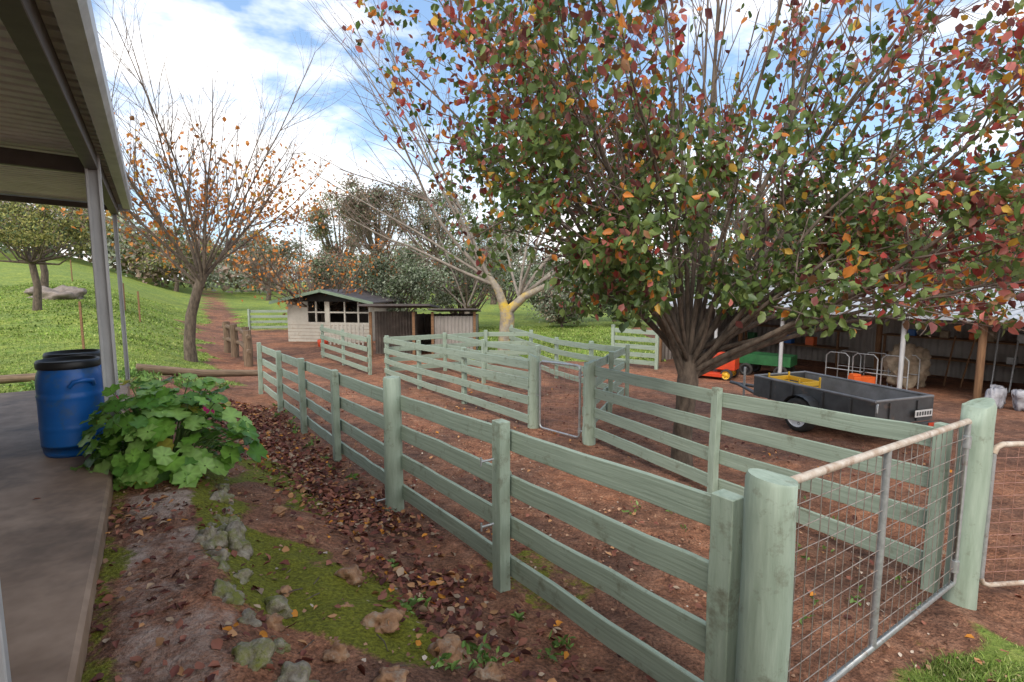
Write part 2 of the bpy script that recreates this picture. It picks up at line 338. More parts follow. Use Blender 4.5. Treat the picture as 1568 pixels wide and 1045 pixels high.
def gate(name,A,B,z0,z1,pm_='rustpipe',wm='wire',mid=(.44,),nv=24,nh=10,r=.017,roundc=False,zA=0,botm=None):
    mb=MB(); A=Vector(A);B=Vector(B); L=(B-A).length; u=(B-A)/L
    ga=gz(A.x,A.y); gb=gz(B.x,B.y)
    P=lambda f,z: A+u*(f*L)+Vector((0,0,ga*(1-f)+gb*f+z+zA*(1-f)))
    c=.06/L if roundc else 0.012/L
    cz=.06 if roundc else .012
    loop=[P(0,z0+cz),P(0,z1-cz),P(c*.3,z1-cz*.3),P(c,z1),P(1-c,z1),P(1-c*.3,z1-cz*.3),P(1,z1-cz),P(1,z0+cz),P(1-c*.3,z0+cz*.3),P(1-c,z0),P(c,z0),P(c*.3,z0+cz*.3),P(0,z0+cz)]
    mb.tube(loop[1:7],r*1.15,pm_,10); mb.tube([loop[0],loop[1]],r,'galv',10); mb.tube(loop[6:],r,botm or 'galv',10)
    for m_ in mid: mb.tube([P(m_,z0),P(m_,z1)],r*1.05,'galv',10)
    for k in range(1,nv):
        f=k/nv; mb.tube([P(f+random.uniform(-.002,.002),z0+(z1-z0)*t)+Vector((u.y,-u.x,0))*random.uniform(-.004,.004) for t in(0,.25,.5,.75,1)],.0026,wm,4,cap=False)
    for k in range(1,nh):
        z=z0+(z1-z0)*k/nh; mb.tube([P(t,z+random.uniform(-.005,.005)) for t in(0,.2,.4,.6,.8,1)],.0026,wm,4,cap=False)
    for z in(z0+.12,z1-.14):
        mb.tube([P(1,z),P(1,z)+u*.09],.012,'galv',8); mb.tube([P(1,z-.04),P(1,z+.04)],r*1.5,'galv',10)
    for k in range(7):
        a=P(0,.62)+Vector((0,0,-.02*math.sin(k*.5)))-u*(.018*k); mb.tube([a+Vector((.0,0,.009)),a-u*.02,a+Vector((0,0,-.009)),a],.003,'galv',5)
    return mb.obj(name)
gate('mesh_farm_gate',(1.18,2.19,0),(3.01,3.45,0),.2,1.33,zA=.02)
gate('mesh_farm_gate',(3.30,3.56,0),(6.2,3.9,0),.12,1.14,roundc=True,wm='rustwire',nv=30,nh=11,botm='rustpipe')
gate('mesh_farm_gate',(.48,9.0,0),(1.06,8.22,0),.05,1.2,roundc=True,wm='rustwire',mid=(),nv=8,nh=11,pm_='galv')
mb=MB()
for (x,y,zz) in((-.13,3.62,1.02),(-.13,3.62,.55),(-1.3,5.28,.12)):
    c=Vector((x,y,gz(x,y)+zz)); mb.tube([c,c+N*.1],.008,'galv',6); mb.tube([c+N*.1+Vector((0,0,-.03)),c+N*.1+Vector((0,0,.03))],.007,'galv',6)
mb.obj('gate_hinge_pin')

# ------------------------------------------------------------ verandah
def corr(mb,o,u,v,w,Lu,Lv,m,pitch=.09,amp=.011,drop=0):
    k=int(Lu/pitch*8); vs=[];fs=[]
    for i in range(k+1):
        s=Lu*i/k; h=amp*math.sin(2*math.pi*s/pitch)
        vs.append(o+u*s+w*h); vs.append(o+u*s+v*Lv+w*(h+drop))
    for i in range(k): fs.append((2*i,2*i+1,2*i+3,2*i+2))
    mb.add(vs,fs,m,None,True)
def ribbed(mb,o,u,v,w,Lu,Lv,m,pitch=.15,dep=.05,drop=0):
    vs=[];fs=[];s=0
    while s<Lu:
        for f_,h in((0,0),(.60,0),(.66,dep),(.94,dep)):
            q=s+f_*pitch; vs.append(o+u*q+w*h); vs.append(o+u*q+v*Lv+w*(h+drop))
        s+=pitch
    for i in range(len(vs)//2-1): fs.append((2*i,2*i+1,2*i+3,2*i+2))
    mb.add(vs,fs,m,None,False)
E=bpy.data.objects.new('verandah',None); sc.collection.objects.link(E)
UP=Vector((0,0,1)); SZ=.70
def vz(d): return 3.36+.04*(d-2.1)
mb=MB(); ribbed(mb,SD(-5,2.25,vz(2.25)-.02),D,N,UP,13.65,3.4,'roof_dark',drop=.136); mb.obj('roof_sheet',parent=E)
mb=MB(); corr(mb,SD(-5,2.24,vz(2.25)+.075),D,N,UP,13.7,3.45,'zinc',pitch=.12,amp=.02,drop=.138); mb.obj('roof_top',parent=E)
mb=MB()
mb.box(SD(1.8,2.40,vz(2.4)-.11),D*6.85,N*.045,UP*.07,'beam')
for s in (-1.0,4.95): mb.box(SD(s,4.0,vz(4.0)-.125),D*.035,N*1.54+UP*.062,UP*.065,'beam')
mb.box(SD(8.7,3.95,vz(3.95)-.04),D*.012,N*1.72+UP*.069,UP*.06,'gutter')
mb.box(SD(8.5,4.0,vz(4.0)-.09),D*.03,N*1.54+UP*.062,UP*.035,'beam')
mb.obj('roof_beams',.004,E)
mb=MB()
prof=[(2.30,.07),(2.30,-.075),(2.215,-.075),(2.19,-.035),(2.185,.05),(2.20,.07)]
vs=[];
for s in (-5,8.72):
    for d,z in prof: vs.append(SD(s,d,vz(2.37)+z))
fs=[(i,i+1,i+7,i+6) for i in range(5)]+[(5,4,3,2,1,0),(6,7,8,9,10,11)]
mb.add(vs,fs,'gutter'); mb.obj('gutter',parent=E)
def cpost(s,d,w,name,z0=SZ):
    mb=MB(); z1=vz(d)-.045; c=SD(s,d,(z0+z1)/2); h=(z1-z0)/2
    mb.box(c,D*.003,N*w,UP*h,'steelpost')
    for k in(-1,1):
        mb.box(c+N*k*w-D*w*.45,D*w*.45,N*.003,UP*h,'steelpost'); mb.box(c+N*k*w*.8-D*w*.9,D*.003,N*w*.2,UP*h,'steelpost')
    mb.obj(name,.002,E)
pc=Vector((-3.575,4.72,0))-F1; cpost(pc.dot(D),pc.dot(N)+.01,.052,'steel_post')
cpost(.98,2.54,.05,'steel_post')
cpost(8.5,2.40,.024,'steel_post')
mb=MB()
mb.box(SD(-.05,5.2,SZ-.14),D*8.95,N*2.8,UP*.14,'concrete'); slab=mb.obj('concrete_slab',.02)
mb=MB()
H=bpy.data.objects.new('farm_house',None); sc.collection.objects.link(H)
mb.box(SD(1,7.2,2.0),D*6.8,N*1.4,UP*1.45,'wallboard')
for k in range(14): mb.box(SD(1,5.79,.85+k*.2),D*6.8,N*.014,UP*.09,'wallboard')
mb.obj('walls',.004,H)
mb=MB(); mb.box(SD(2,5.76,2.1),D*.7,N*.03,UP*.6,'whitep'); mb.box(SD(2,5.72,2.1),D*.63,N*.02,UP*.53,'screen'); mb.obj('window',0,H)
mb=MB(); corr(mb,SD(-6,5.72,3.62),D,N,UP,14,3.2,'zinc',drop=.7); mb.obj('roof',0,H)

# ------------------------------------------------------------ drums
def drum(x,y,z):
    mb=MB(); R=.243; q=.92
    prof=[(0,0),(R*.88,0),(R*.95,.03),(R*.985,.1)]
    for k in range(0,28):
        zz=.1+k*.022; r=R*(1+.022*math.exp(-((zz-.28)/.014)**2)+.024*math.exp(-((zz-.58)/.016)**2)-.014*math.exp(-((zz-.62)/.02)**2)); prof.append((r,zz*q))
    prof+=[(R*.99,.74*q),(R*.95,.80*q),(R*.90,.83*q),(R*.90,.86*q)]
    mb.lathe((x,y,z),prof,'blue',44)
    mb.lathe((x,y,z),[(R*.88,.845*q),(R*.95,.85*q),(R*.965,.87*q),(R*.965,.905*q),(R*.93,.925*q),(R*.86,.925*q),(R*.83,.9*q),(R*.3,.895*q),(0,.895*q)],'black',44)
    for an in(-.55,2.6):
        c=Vector((math.cos(an),math.sin(an),0)); t=Vector((-c.y,c.x,0)); o=Vector((x,y,z))
        mb.tube([o+c*R*.96+t*-.09+UP*.63,o+c*R*1.12+t*-.07+UP*.675,o+c*R*1.16+UP*.685,o+c*R*1.12+t*.07+UP*.675,o+c*R*.96+t*.09+UP*.63],.019,'blue',8)
    return mb.obj('plastic_drum')
drum(-4.0,4.78,SZ); drum(-4.36,5.28,SZ)

# ------------------------------------------------------------ trees
class Tr:
    def __init__(s): s.t=[]; s.tips=[]
def grow(T,p,d,L,r,lv,cfg):
    c=cfg[lv]; n_=c['n']; pts=[p.copy()]; rad=[r]; d=d.copy()
    for i in range(n_):
        d=(d+Vector((random.gauss(0,1),random.gauss(0,1),random.gauss(0,1)))*c['w']+Vector((0,0,c['t']))).normalized()
        p=p+d*(L/n_); pts.append(p.copy()); f=(i+1)/n_; rr=r*(1-(1-c['tp'])*f); rad.append(rr)
        if lv<len(cfg)-1 and f>c['s']:
            k=int(c['k']+random.random())
            for _ in range(k):
                q=Vector((random.gauss(0,1),random.gauss(0,1),random.gauss(0,1))); q=(q-d*q.dot(d)).normalized()
                an=math.radians(random.uniform(*c['a']))
                grow(T,p.copy(),(d*math.cos(an)+q*math.sin(an)).normalized(),L*c['lr']*(1-.45*f)*random.uniform(.7,1.2),rr*.6,lv+1,cfg)
    T.t.append((pts,rad,lv))
    if lv==len(cfg)-1: T.tips+= [q for q in pts[1:]]
def treeobj(T,name,parent,m1='bark',m2='twig',sides=(10,7,5,3,3),m0=None):
    mb=MB()
    for pts,rad,lv in T.t: mb.tube(pts,rad,(m0 or m1) if lv==0 else m1 if lv<=1 else m2,sides[min(lv,4)],cap=False)
    return mb.obj(name,parent=parent)
def dirv(az,el):
    a=math.radians(az);e=math.radians(el); return Vector((math.cos(a)*math.cos(e),math.sin(a)*math.cos(e),math.sin(e)))
GREEN=(.12,.185,.05);DG=(.065,.115,.035);LG=(.20,.27,.08);RED=(.38,.06,.05);PINK=(.52,.17,.14);OR=(.60,.21,.04);MAR=(.20,.065,.06);YEL=(.62,.38,.06);BR=(.26,.13,.06)

PT=bpy.data.objects.new('ornamental_pear_tree',None); sc.collection.objects.link(PT)
T=Tr(); bx,by=2.23,6.82; bz=gz(bx,by)
cfg=[None,dict(n=10,w=.09,t=-.02,tp=.22,s=.22,k=1.5,a=(28,62),lr=.40),dict(n=6,w=.13,t=-.02,tp=.35,s=.15,k=1.2,a=(25,60),lr=.5),dict(n=4,w=.16,t=-.06,tp=.4,s=1,k=0,a=(0,1),lr=0)]
cfgS=[None,dict(n=11,w=.06,t=.0,tp=.18,s=.22,k=1.8,a=(28,60),lr=.34),dict(n=6,w=.12,t=-.01,tp=.35,s=.15,k=1.2,a=(25,60),lr=.5),dict(n=4,w=.16,t=-.05,tp=.4,s=1,k=0,a=(0,1),lr=0)]
T.t.append(([Vector((bx,by,bz-.15)),Vector((bx,by,bz+.05)),Vector((bx-.01,by,bz+.35)),Vector((bx+.02,by,bz+.8)),Vector((bx+.04,by,bz+1.15)),Vector((bx+.05,by,bz+1.5))],[.19,.15,.13,.125,.14,.10],0))
top=Vector((bx+.04,by,bz+1.2))
for az,el,L,r in [(195,62,4.8,.04),(215,54,3.2,.035),(250,50,2.6,.03),(280,52,2.6,.03),(310,46,3.2,.035),(325,36,4.3,.04),(345,46,5.2,.042),(352,32,5.2,.042),(12,34,5.0,.042),(20,52,5.4,.04),(50,44,4.4,.035),(85,48,4,.035),(120,52,3.8,.035),(160,62,4.6,.035),(338,28,4.2,.032),(3,26,5.2,.035),(28,30,4.6,.032),(320,60,4.0,.035)]:
    grow(T,top+dirv(az,0)*.05+UP*random.uniform(-.1,.4),dirv(az+random.uniform(-6,6),el),L,r,1,cfg)
for az,el,L,r in [(180,50,5.6,.04),(172,54,5.8,.038),(190,54,5.6,.036),(183,60,6.0,.036),(205,50,4.4,.034),(342,46,6.2,.042),(2,52,6.4,.04),(350,64,6.4,.036),(240,68,4.6,.03),(90,66,5.4,.03),(175,70,6,.036)]:
    grow(T,top+dirv(az,0)*.05+UP*random.uniform(0,.35),dirv(az+random.uniform(-4,4),el),L,r,1,cfgS)
cfgu=[None,dict(n=9,w=.05,t=.03,tp=.3,s=.3,k=1.2,a=(16,32),lr=.42),dict(n=5,w=.07,t=.05,tp=.35,s=.3,k=1,a=(20,40),lr=.5),dict(n=3,w=.1,t=.04,tp=.4,s=1,k=0,a=(0,1),lr=0)]
TU=Tr()
for k in range(8):
    grow(TU,top+UP*random.uniform(0,.3),dirv(k*83,random.uniform(70,86)),random.uniform(4.8,6.4),random.uniform(.025,.04),1,cfgu)
def outline(P):
    z=P[:,2]; yy=P[:,1]; kz=np.interp(z,[1.68,1.95,2.8,3.8,5.0,7],[0,1,1,.85,.62,.5]); kz=kz*(yy>3.3)
    xmin=np.interp(z,[1.8,2.8,3.8,5.4],[-.45,-.8,-1.3,-2.5]); return kz*np.clip((P[:,0]-xmin*yy/6.8)/.4+.5,0,1)
def vn3(P,s,seed): return (vnoise(P[:,0]+50+P[:,2]*.6,P[:,1]+50+P[:,2]*.9,s,seed)+vnoise(P[:,0]+80-P[:,2]*.5,P[:,2]+50+P[:,1]*.3,s,seed+1))*.5
def keepm(P):
    return outline(P)*np.interp(vn3(P,.55,21),[.32,.46,.62],[.03,.58,1])
T.t=[t for t in T.t if t[2]<2 or outline(np.array([tuple(t[0][-1])]))[0]>.02]
T.t+=TU.t
treeobj(T,'trunk_and_branches',PT)
def leafcloud(T,per,spread,keep,colf,smin,smax,name,parent,**kw):
    tp=np.array([tuple(p) for p in T.tips]); P=np.repeat(tp,per,axis=0); P=P+RNG.normal(size=P.shape)*spread
    k=RNG.random(len(P))<keep(P); P=P[k]; C=colf(P); return leaves(name,P,RNG.uniform(smin,smax,len(P)),C,parent=parent,**kw),len(P)
def colm(P):
    n_=vn3(P,.6,31)
    red=np.clip(.08+.42*npss(3.2,4.8,P[:,2])+.50*npss(3.0,4.8,P[:,0])+.22*npss(.6,-1.2,P[:,0])+(n_-.5)*1.5,.03,.85)
    K=len(P); g_=pal([GREEN,DG,LG,YEL,MAR,OR],[8,2.0,6.5,.4,.6,.3],K); r_=pal([RED,PINK,OR,MAR,YEL,GREEN,BR],[2.4,3.3,2.6,2.8,.6,2.8,2.2],K)
    pick=(RNG.random(K)<red)[:,None]; return np.where(pick,r_,g_)
o_,k1=leafcloud(T,4,.085,keepm,colm,.075,.13,'leaves',PT,droop=.9,width=.33)
o_,k2=leafcloud(TU,2,.08,lambda P:.30*np.interp(P[:,2],[2,4,6],[1,.7,.4]),colm,.065,.11,'upper_leaves',PT,droop=.9)

LT=bpy.data.objects.new('bare_autumn_tree',None); sc.collection.objects.link(LT)
T=Tr(); x,y=-10.57,17.48; z=gz(x,y)
T.t.append(([Vector((x,y,z-.2)),Vector((x-.03,y,z+.6)),Vector((x+.08,y,z+1.5)),Vector((x+.34,y,z+2.3)),Vector((x+.6,y,z+2.9))],[.21,.17,.16,.145,.14],0))
c1=[None,dict(n=9,w=.05,t=.035,tp=.2,s=.15,k=1.8,a=(18,45),lr=.48),dict(n=6,w=.08,t=.06,tp=.3,s=.15,k=1.4,a=(18,45),lr=.5),dict(n=4,w=.09,t=.05,tp=.3,s=1,k=0,a=(0,1),lr=0)]
for k in range(15):
    grow(T,Vector((x+.55,y,z+2.6+random.uniform(-.2,.3))),dirv(k*97,random.uniform(22,82)),random.uniform(4.8,8.2),random.uniform(.035,.06),1,c1)
treeobj(T,'trunk_and_branches',LT,'bark','twig')
leafcloud(T,3,.14,lambda P:.72*np.interp(P[:,2],[1.5,3.4,5.0,7.0],[1,.85,.3,0]),lambda P:pal([OR,(.68,.28,.07),BR,YEL],[4.5,3.5,1,1],len(P)),.11,.18,'leaves',LT,droop=.8)

OT=bpy.data.objects.new('bare_lichen_tree',None); sc.collection.objects.link(OT)
T=Tr(); x,y=-.23,20.6; z=gz(x,y); tp_=Vector((x,y,z+2.0))
T.t.append(([Vector((x,y,z-.2)),Vector((x,y,z+.7)),Vector((x+.05,y,z+1.5)),tp_],[.38,.3,.28,.24],0))
T.t.append(([tp_-UP*.3,tp_+Vector((.7,-.1,.35)),tp_+Vector((1.5,-.2,.75))],[.2,.15,.1],0)); T.t.append(([tp_-UP*.3,tp_+Vector((-.3,0,.6)),tp_+Vector((-.7,0,1.2))],[.2,.15,.1],0))
c2=[None,dict(n=10,w=.07,t=.03,tp=.15,s=.25,k=1.2,a=(20,45),lr=.5),dict(n=7,w=.08,t=.04,tp=.3,s=.2,k=1.1,a=(20,42),lr=.5),dict(n=4,w=.1,t=.02,tp=.3,s=1,k=0,a=(0,1),lr=0)]
for az,el,L,r in [(175,45,10,.08),(185,30,7,.07),(160,58,11,.07),(200,62,11,.07),(178,70,10,.06),(170,38,9,.06),(20,50,8,.08),(15,28,4,.08),(350,35,7,.07),(60,70,9,.06),(300,60,8,.06),(100,45,8,.06),(0,70,9,.06)]:
    grow(T,tp_+Vector((-.5,0,.8) if 120<az<230 else (.5,0,.3)),dirv(az,el),L,r,1,c2)
treeobj(T,'trunk_and_branches',OT,'palebark','twig',m0='lichenbark')

def bare(name,x,y,h,nl,seed,leafp,cols,m1='bark',lo=25,hi=75):
    random.seed(seed); E_=bpy.data.objects.new(name,None); sc.collection.objects.link(E_); T=Tr(); z=gz(x,y)
    T.t.append(([Vector((x,y,z-.2)),Vector((x+.1,y,z+.15*h)),Vector((x+.05,y,z+.25*h))],[h*.03,h*.024,h*.022],0))
    for k in range(nl): grow(T,Vector((x+.05,y,z+.22*h)),dirv(k*97+seed*10,random.uniform(lo,hi)),h*random.uniform(.6,.85),h*.009,1,c1)
    treeobj(T,'trunk_and_branches',E_,m1,'twig',(7,5,3,3,3))
    if leafp: leafcloud(T,1,.2,lambda P:np.full(len(P),leafp),lambda P:pal(cols,[1]*len(cols),len(P)),.12,.2,'leaves',E_,droop=.6,mat='farleaf',simple=True)
bare('bare_autumn_tree',-9.6,27,5.8,8,3,.22,[OR,BR,(.5,.2,.07),(.55,.28,.12)],lo=8,hi=50)
bare('bare_autumn_tree',-15.0,38,7,8,4,.12,[BR,(.25,.13,.09)])
bare('bare_autumn_tree',-9,42,9,8,5,.1,[BR,(.2,.15,.12)],lo=20)
bare('bare_autumn_tree',9.5,23,9,8,6,.3,[OR,BR,GREEN])
bare('bare_autumn_tree',-2.6,30,6.5,8,8,.1,[BR,GREEN],'palebark',lo=15)

def bushy(name,x,y,h,rx,nl,cols,probs,ls,th=.35,nc=22,trunkmat='bark',seed=1,ry=None):
    random.seed(seed); rg=np.random.default_rng(seed)
    E_=bpy.data.objects.new(name,None); sc.collection.objects.link(E_); z=gz(x,y); ry=ry or rx
    mb=MB(); c0=Vector((x,y,z+h*th)); r0=max(.08,h*.028)
    mb.tube([Vector((x,y,z-.3)),Vector((x+.03*h,y,z+h*th*.5)),c0],[r0*1.3,r0,r0*.9],trunkmat,8,cap=False)
    zc=z+h*(th+1)/2*1.02; rz=h*(1-th)/2; cs=[]
    for k in range(nc):
        v=unit(rg.normal(size=3)); rr=rg.uniform(.35,.9); c=np.array([x,y,zc])+v*np.array([rx,ry,rz])*rr; cs.append(c)
        mid=(Vector(c)+c0)/2+Vector((0,0,-.08*h)); mb.tube([c0,mid,Vector(c)],[r0*.5,r0*.28,r0*.1],trunkmat,5,cap=False)
    mb.obj('trunk',parent=E_)
    cs=np.array(cs); id_=rg.integers(0,nc,nl); cr=rg.uniform(.18,.38,nc)
    off=rg.normal(size=(nl,3)); off=unit(off)*(rg.random((nl,1))**.6)*(1+.35*rg.normal(size=(nl,1)))
    P=cs[id_]+off*cr[id_][:,None]*np.array([rx,ry,rz*1.0])
    P[:,2]=np.maximum(P[:,2],z+.1)
    tint=rg.uniform(.6,1.35,nc)[id_][:,None]
    C=pal(cols,probs,nl)*tint
    leaves('foliage',P,rg.uniform(.6,1.3,nl)*ls,C,parent=E_,droop=.3,width=.26,mat='farleaf',simple=True)
GG=(.17,.21,.14);GY=(.26,.29,.22);OLV=(.19,.20,.07);BRN=(.26,.20,.16);DK=(.08,.11,.055)
bushy('olive_tree',-6.4,29,5.0,3.0,11000,[GG,GY,DK],[4,3,3],.15,th=.12,nc=34,seed=31)
bushy('olive_tree',-3.0,33,5.4,3.3,9000,[GG,GY,DK],[4,4,2],.17,th=.1,nc=30,seed=32)
bushy('olive_tree',-11,36,4.6,3.3,7000,[GG,BRN,DK],[4,4,2],.18,th=.1,nc=30,seed=33)
bushy('olive_tree',-14.5,43,5.5,4,7000,[GG,BRN,GY],[4,4,2],.2,th=.1,nc=30,seed=34)
for i,(x,y,h,r,c,sd) in enumerate([(2.6,37,5.0,3.2,0,41),(7.2,38,5.3,3.6,0,42),(-.5,42,7,4,1,43),(12,37,6,3.6,0,44),(7,33,3.4,2.4,2,45),(10.3,29,3.8,2.6,2,46),(3.0,33,3.0,1.8,1,47)]):
    bushy('garden_shrub_tree',x,y,h,r,8000,[[GG,GY,DK],[BRN,GG,GY],[DK,(.09,.14,.06),GG]][c],[3,3,3],.17,th=.1,nc=28,seed=sd)
bushy('eucalyptus_tree',17,24,8.5,4.2,14000,[DK,(.10,.15,.06),OLV,(.3,.14,.04)],[4,4,2,.6],.17,th=.2,nc=44,seed=51)
bushy('eucalyptus_tree',23,22,9,4.5,12000,[DK,(.10,.15,.06),OLV],[4,4,2],.2,th=.15,nc=44,seed=52)
bushy('eucalyptus_tree',13,29,8.0,4,10000,[DK,(.10,.14,.06),GG],[4,4,2],.2,th=.2,nc=34,seed=53)
bushy('eucalyptus_tree',16.5,17.5,6.0,2.4,9000,[DK,(.10,.15,.06),OLV,(.35,.13,.04)],[4,4,2,.8],.13,th=.2,nc=34,seed=54)
bushy('eucalyptus_tree',-13,52,12.5,4.6,9000,[BRN,GG,(.18,.14,.10)],[4,3,3],.26,th=.4,nc=26,seed=61)
bushy('eucalyptus_tree',-8,58,13,5,8000,[BRN,GG,GY],[3,3,3],.28,th=.4,nc=26,seed=62)
bushy('eucalyptus_tree',-19,60,12,5,8000,[BRN,GG,OLV],[3,3,3],.28,th=.35,nc=24,seed=63)
bushy('eucalyptus_tree',-2,56,10,5,7000,[BRN,GG,GY],[3,3,3],.28,th=.3,nc=20,seed=64)
bushy('eucalyptus_tree',-30,66,9,5,6000,[BRN,GG,GY],[3,3,3],.3,th=.25,nc=22,seed=65)
bushy('eucalyptus_tree',-40,64,8,5,6000,[GG,OLV,GY],[3,3,3],.3,th=.25,nc=22,seed=66)
bushy('eucalyptus_tree',-52,68,9,6,6000,[GG,OLV,BRN],[3,3,3],.32,th=.25,nc=22,seed=67)
bushy('paddock_tree',-21.3,24,5.0,3.2,7000,[OLV,(.24,.22,.08),DK],[4,3,2],.13,th=.42,nc=26,seed=71)
bushy('paddock_tree',-27,31,6.0,3.6,6000,[OLV,BRN,DK],[4,3,2],.18,th=.35,nc=22,seed=72)
bushy('paddock_tree',-26,44,6.5,3.6,6000,[BRN,OLV,GG],[4,3,2],.2,th=.3,nc=20,seed=73)
rg=np.random.default_rng(5); Ps=[];Cs=[];Ss=[]
for k in range(120):
    ang=rg.uniform(-1.05,1.05); R_=rg.uniform(78,120); x=R_*math.sin(ang); y=R_*math.cos(ang); h=rg.uniform(4,8.5); r=rg.uniform(3,6); z=gz(x,y)
    q=500; v=unit(rg.normal(size=(q,3)))*(rg.random((q,1))**.4); P=np.array([x,y,z+h*.55])+v*np.array([r,r,h*.5])*(1+.25*np.sin(v[:,:1]*7+k)); Ps.append(P)
    c=np.array([GG,OLV,BRN,GY][rg.integers(4)])*rg.uniform(.8,1.3); Cs.append(c*rg.uniform(.7,1.3,size=(q,1))); Ss.append(rg.uniform(.4,.9,q))
leaves('distant_tree_line',np.concatenate(Ps),np.concatenate(Ss),np.concatenate(Cs),droop=.2,mat='farleaf',simple=True)

# ------------------------------------------------------------ chicken coop + shelter
C=bpy.data.objects.new('chicken_coop',None); sc.collection.objects.link(C)
a=Vector((-11,26.2,0)); b=Vector((-6.8,25.4,0)); u=(b-a).normalized(); w=Vector((-u.y,u.x,0)); g0=gz(-9,26)-.05
T4=Matrix(((u.x,w.x,0,a.x),(u.y,w.y,0,a.y),(0,0,1,g0),(0,0,0,1)))
mb=MB()
mb.abox(0,4.3,0,.08,0,1.0,'white',T4); mb.abox(0,1.1,0,.08,1.003,2.0,'white',T4); mb.abox(2.0,2.25,0,.08,1.003,2.0,'white',T4)
mb.abox(0,.08,.083,3,0,2.0,'white',T4); mb.abox(4.22,4.3,.083,3,0,2.0,'white',T4); mb.abox(.083,4.217,2.92,3,0,2.0,'brownsteel',T4)
for xx in(1.5,3.0,3.7): mb.abox(xx,xx+.07,-.003,.07,1.003,2.0,'white',T4)
mb.abox(1.1,4.3,.02,.06,1.45,1.52,'white',T4)
for k in range(1,6): mb.abox(.0,4.3,-.006,-.002,k*.17,k*.17+.012,'oldpost',T4)
mb.obj('walls',0,C)
mb=MB()
for k in(-1,1):
    cx=2.15+k*1.3; mb.box(T4@Vector((cx,1.4,2.27)),(T4.to_3x3()@Vector((1.34,0,-k*.30))),T4.to_3x3()@Vector((0,2.0,0)),Vector((0,0,.03)),'darkroof')
    mb.box(T4@Vector((cx,-.63,2.25)),(T4.to_3x3()@Vector((1.36,0,-k*.30))),T4.to_3x3()@Vector((0,.02,0)),Vector((0,0,.07)),'greentrim')
vs=[T4@Vector(p) for p in((0.1,-.02,2.0),(4.2,-.02,2.0),(2.15,-.02,2.5))]; mb.add(vs,[(0,1,2)],'screen'); mb.obj('roof',0,C)
mb=MB()
for k in range(9): mb.abox(2.9+k*.2,2.98+k*.2,-1.23,-1.2,0,1.05,'white',T4)
mb.abox(2.8,4.6,-1.197,-1.17,.8,.9,'white',T4); mb.abox(2.8,4.6,-1.197,-1.17,.2,.3,'white',T4); mb.obj('picket_rail',0,C)
mb=MB(); mb.lathe(T4@Vector((2.9,-1.8,0)),[(.0,0),(.2,0),(.24,.35),(.22,.37),(.2,.08)],'red',16); mb.obj('red_bucket')

S=bpy.data.objects.new('animal_shelter',None); sc.collection.objects.link(S)
a=Vector((-5.5,20.6,0)); g0=gz(-3.5,20.5)-.03; u=Vector((1,.02,0)).normalized(); w=Vector((-u.y,u.x,0))
T4=Matrix(((u.x,w.x,0,a.x),(u.y,w.y,0,a.y),(0,0,1,g0),(0,0,0,1))); R3=T4.to_3x3()
mb=MB()
corr(mb,T4@Vector((0,.9,0)),u,UP,w,1.7,1.75,'brownsteel',.12,.015); corr(mb,T4@Vector((2.45,.0,0)),u,UP,w,1.6,1.62,'greysteel',.14,.02)
corr(mb,T4@Vector((0,2.6,0)),u,UP,w,4.1,1.55,'brownsteel',.12,.015)
corr(mb,T4@Vector((0,0.9,0)),w,UP,u,1.7,1.6,'brownsteel',.12,.015); corr(mb,T4@Vector((4.05,0.02,0)),w,UP,u,2.55,1.55,'greysteel',.12,.015); corr(mb,T4@Vector((1.75,0.02,0)),w,UP,u,2.5,1.6,'brownsteel',.12,.015)
mb.obj('walls',0,S)
mb=MB()
for xx in(0,1.65,2.38,4.0): mb.abox(xx,xx+.1,-.05,.05,0,1.78,'oldpost',T4)
mb.obj('posts',0,S)
mb=MB(); mb.box(T4@Vector((1.05,1.2,1.95)),R3@Vector((1.35,0,0)),R3@Vector((0,1.6,-.12)),Vector((0,0,.04)),'darkroof')
mb.box(T4@Vector((3.25,1.2,1.78)),R3@Vector((.95,0,0)),R3@Vector((0,1.5,-.12)),Vector((0,0,.03)),'darkroof'); mb.obj('roof',0,S)

# ------------------------------------------------------------ machinery shed
MS=bpy.data.objects.new('machinery_shed',None); sc.collection.objects.link(MS)
DD=Vector((.56,-.83,0)).normalized(); NN=Vector((.83,.56,0)).normalized(); o0=Vector((7.9,15.6,0))
def sh(q,w_,z): 
    p=o0+DD*q+NN*w_; p.z=z; return p
mb=MB()
for q_,m_ in((-4.5,'oldpost'),(-2.2,'galv'),(0,'galv'),(3.05,'galv'),(4.56,'oldpost'),(7.5,'galv')):
    zz=gz(*sh(q_,0,0).xy); mb.tube([sh(q_,0,zz-.1),sh(q_,0,1.4)],.055 if m_=='galv' else .075,'steelpost' if m_=='galv' else 'oldpost',10)
for q_ in(-3,1.5,6): mb.tube([sh(q_,2.6,-.9),sh(q_,2.6,1.6)],.08,'oldpost',8)
mb.obj('posts',0,MS)
mb=MB(); corr(mb,sh(-4.8,-.35,1.43),DD,NN,UP,13.5,5.6,'zinc',.16,.02,drop=.62); mb.box(sh(1.9,0,1.36),DD*6.6,NN*.04,UP*.07,'beam'); mb.box(sh(1.9,-.36,1.42),DD*6.7,NN*.02,UP*.05,'zinc'); mb.obj('roof',0,MS)
mb=MB(); corr(mb,sh(-4.7,5.0,-.95),DD,UP,NN,13.3,3.0,'greysteel',.2,.02); corr(mb,sh(-4.7,0,-.95),NN,UP,DD,5,2.5,'greysteel',.2,.02); corr(mb,sh(8.6,0,-.95),NN,UP,DD,5,2.4,'greysteel',.2,.02); mb.obj('walls',0,MS)
mb=MB()
for zz in(-.05,.55):
    mb.box(sh(3.5,4.3,zz),DD*2.5,NN*.3,UP*.02,'oldpost'); mb.box(sh(-2,4.3,zz),DD*1.8,NN*.3,UP*.02,'oldpost')
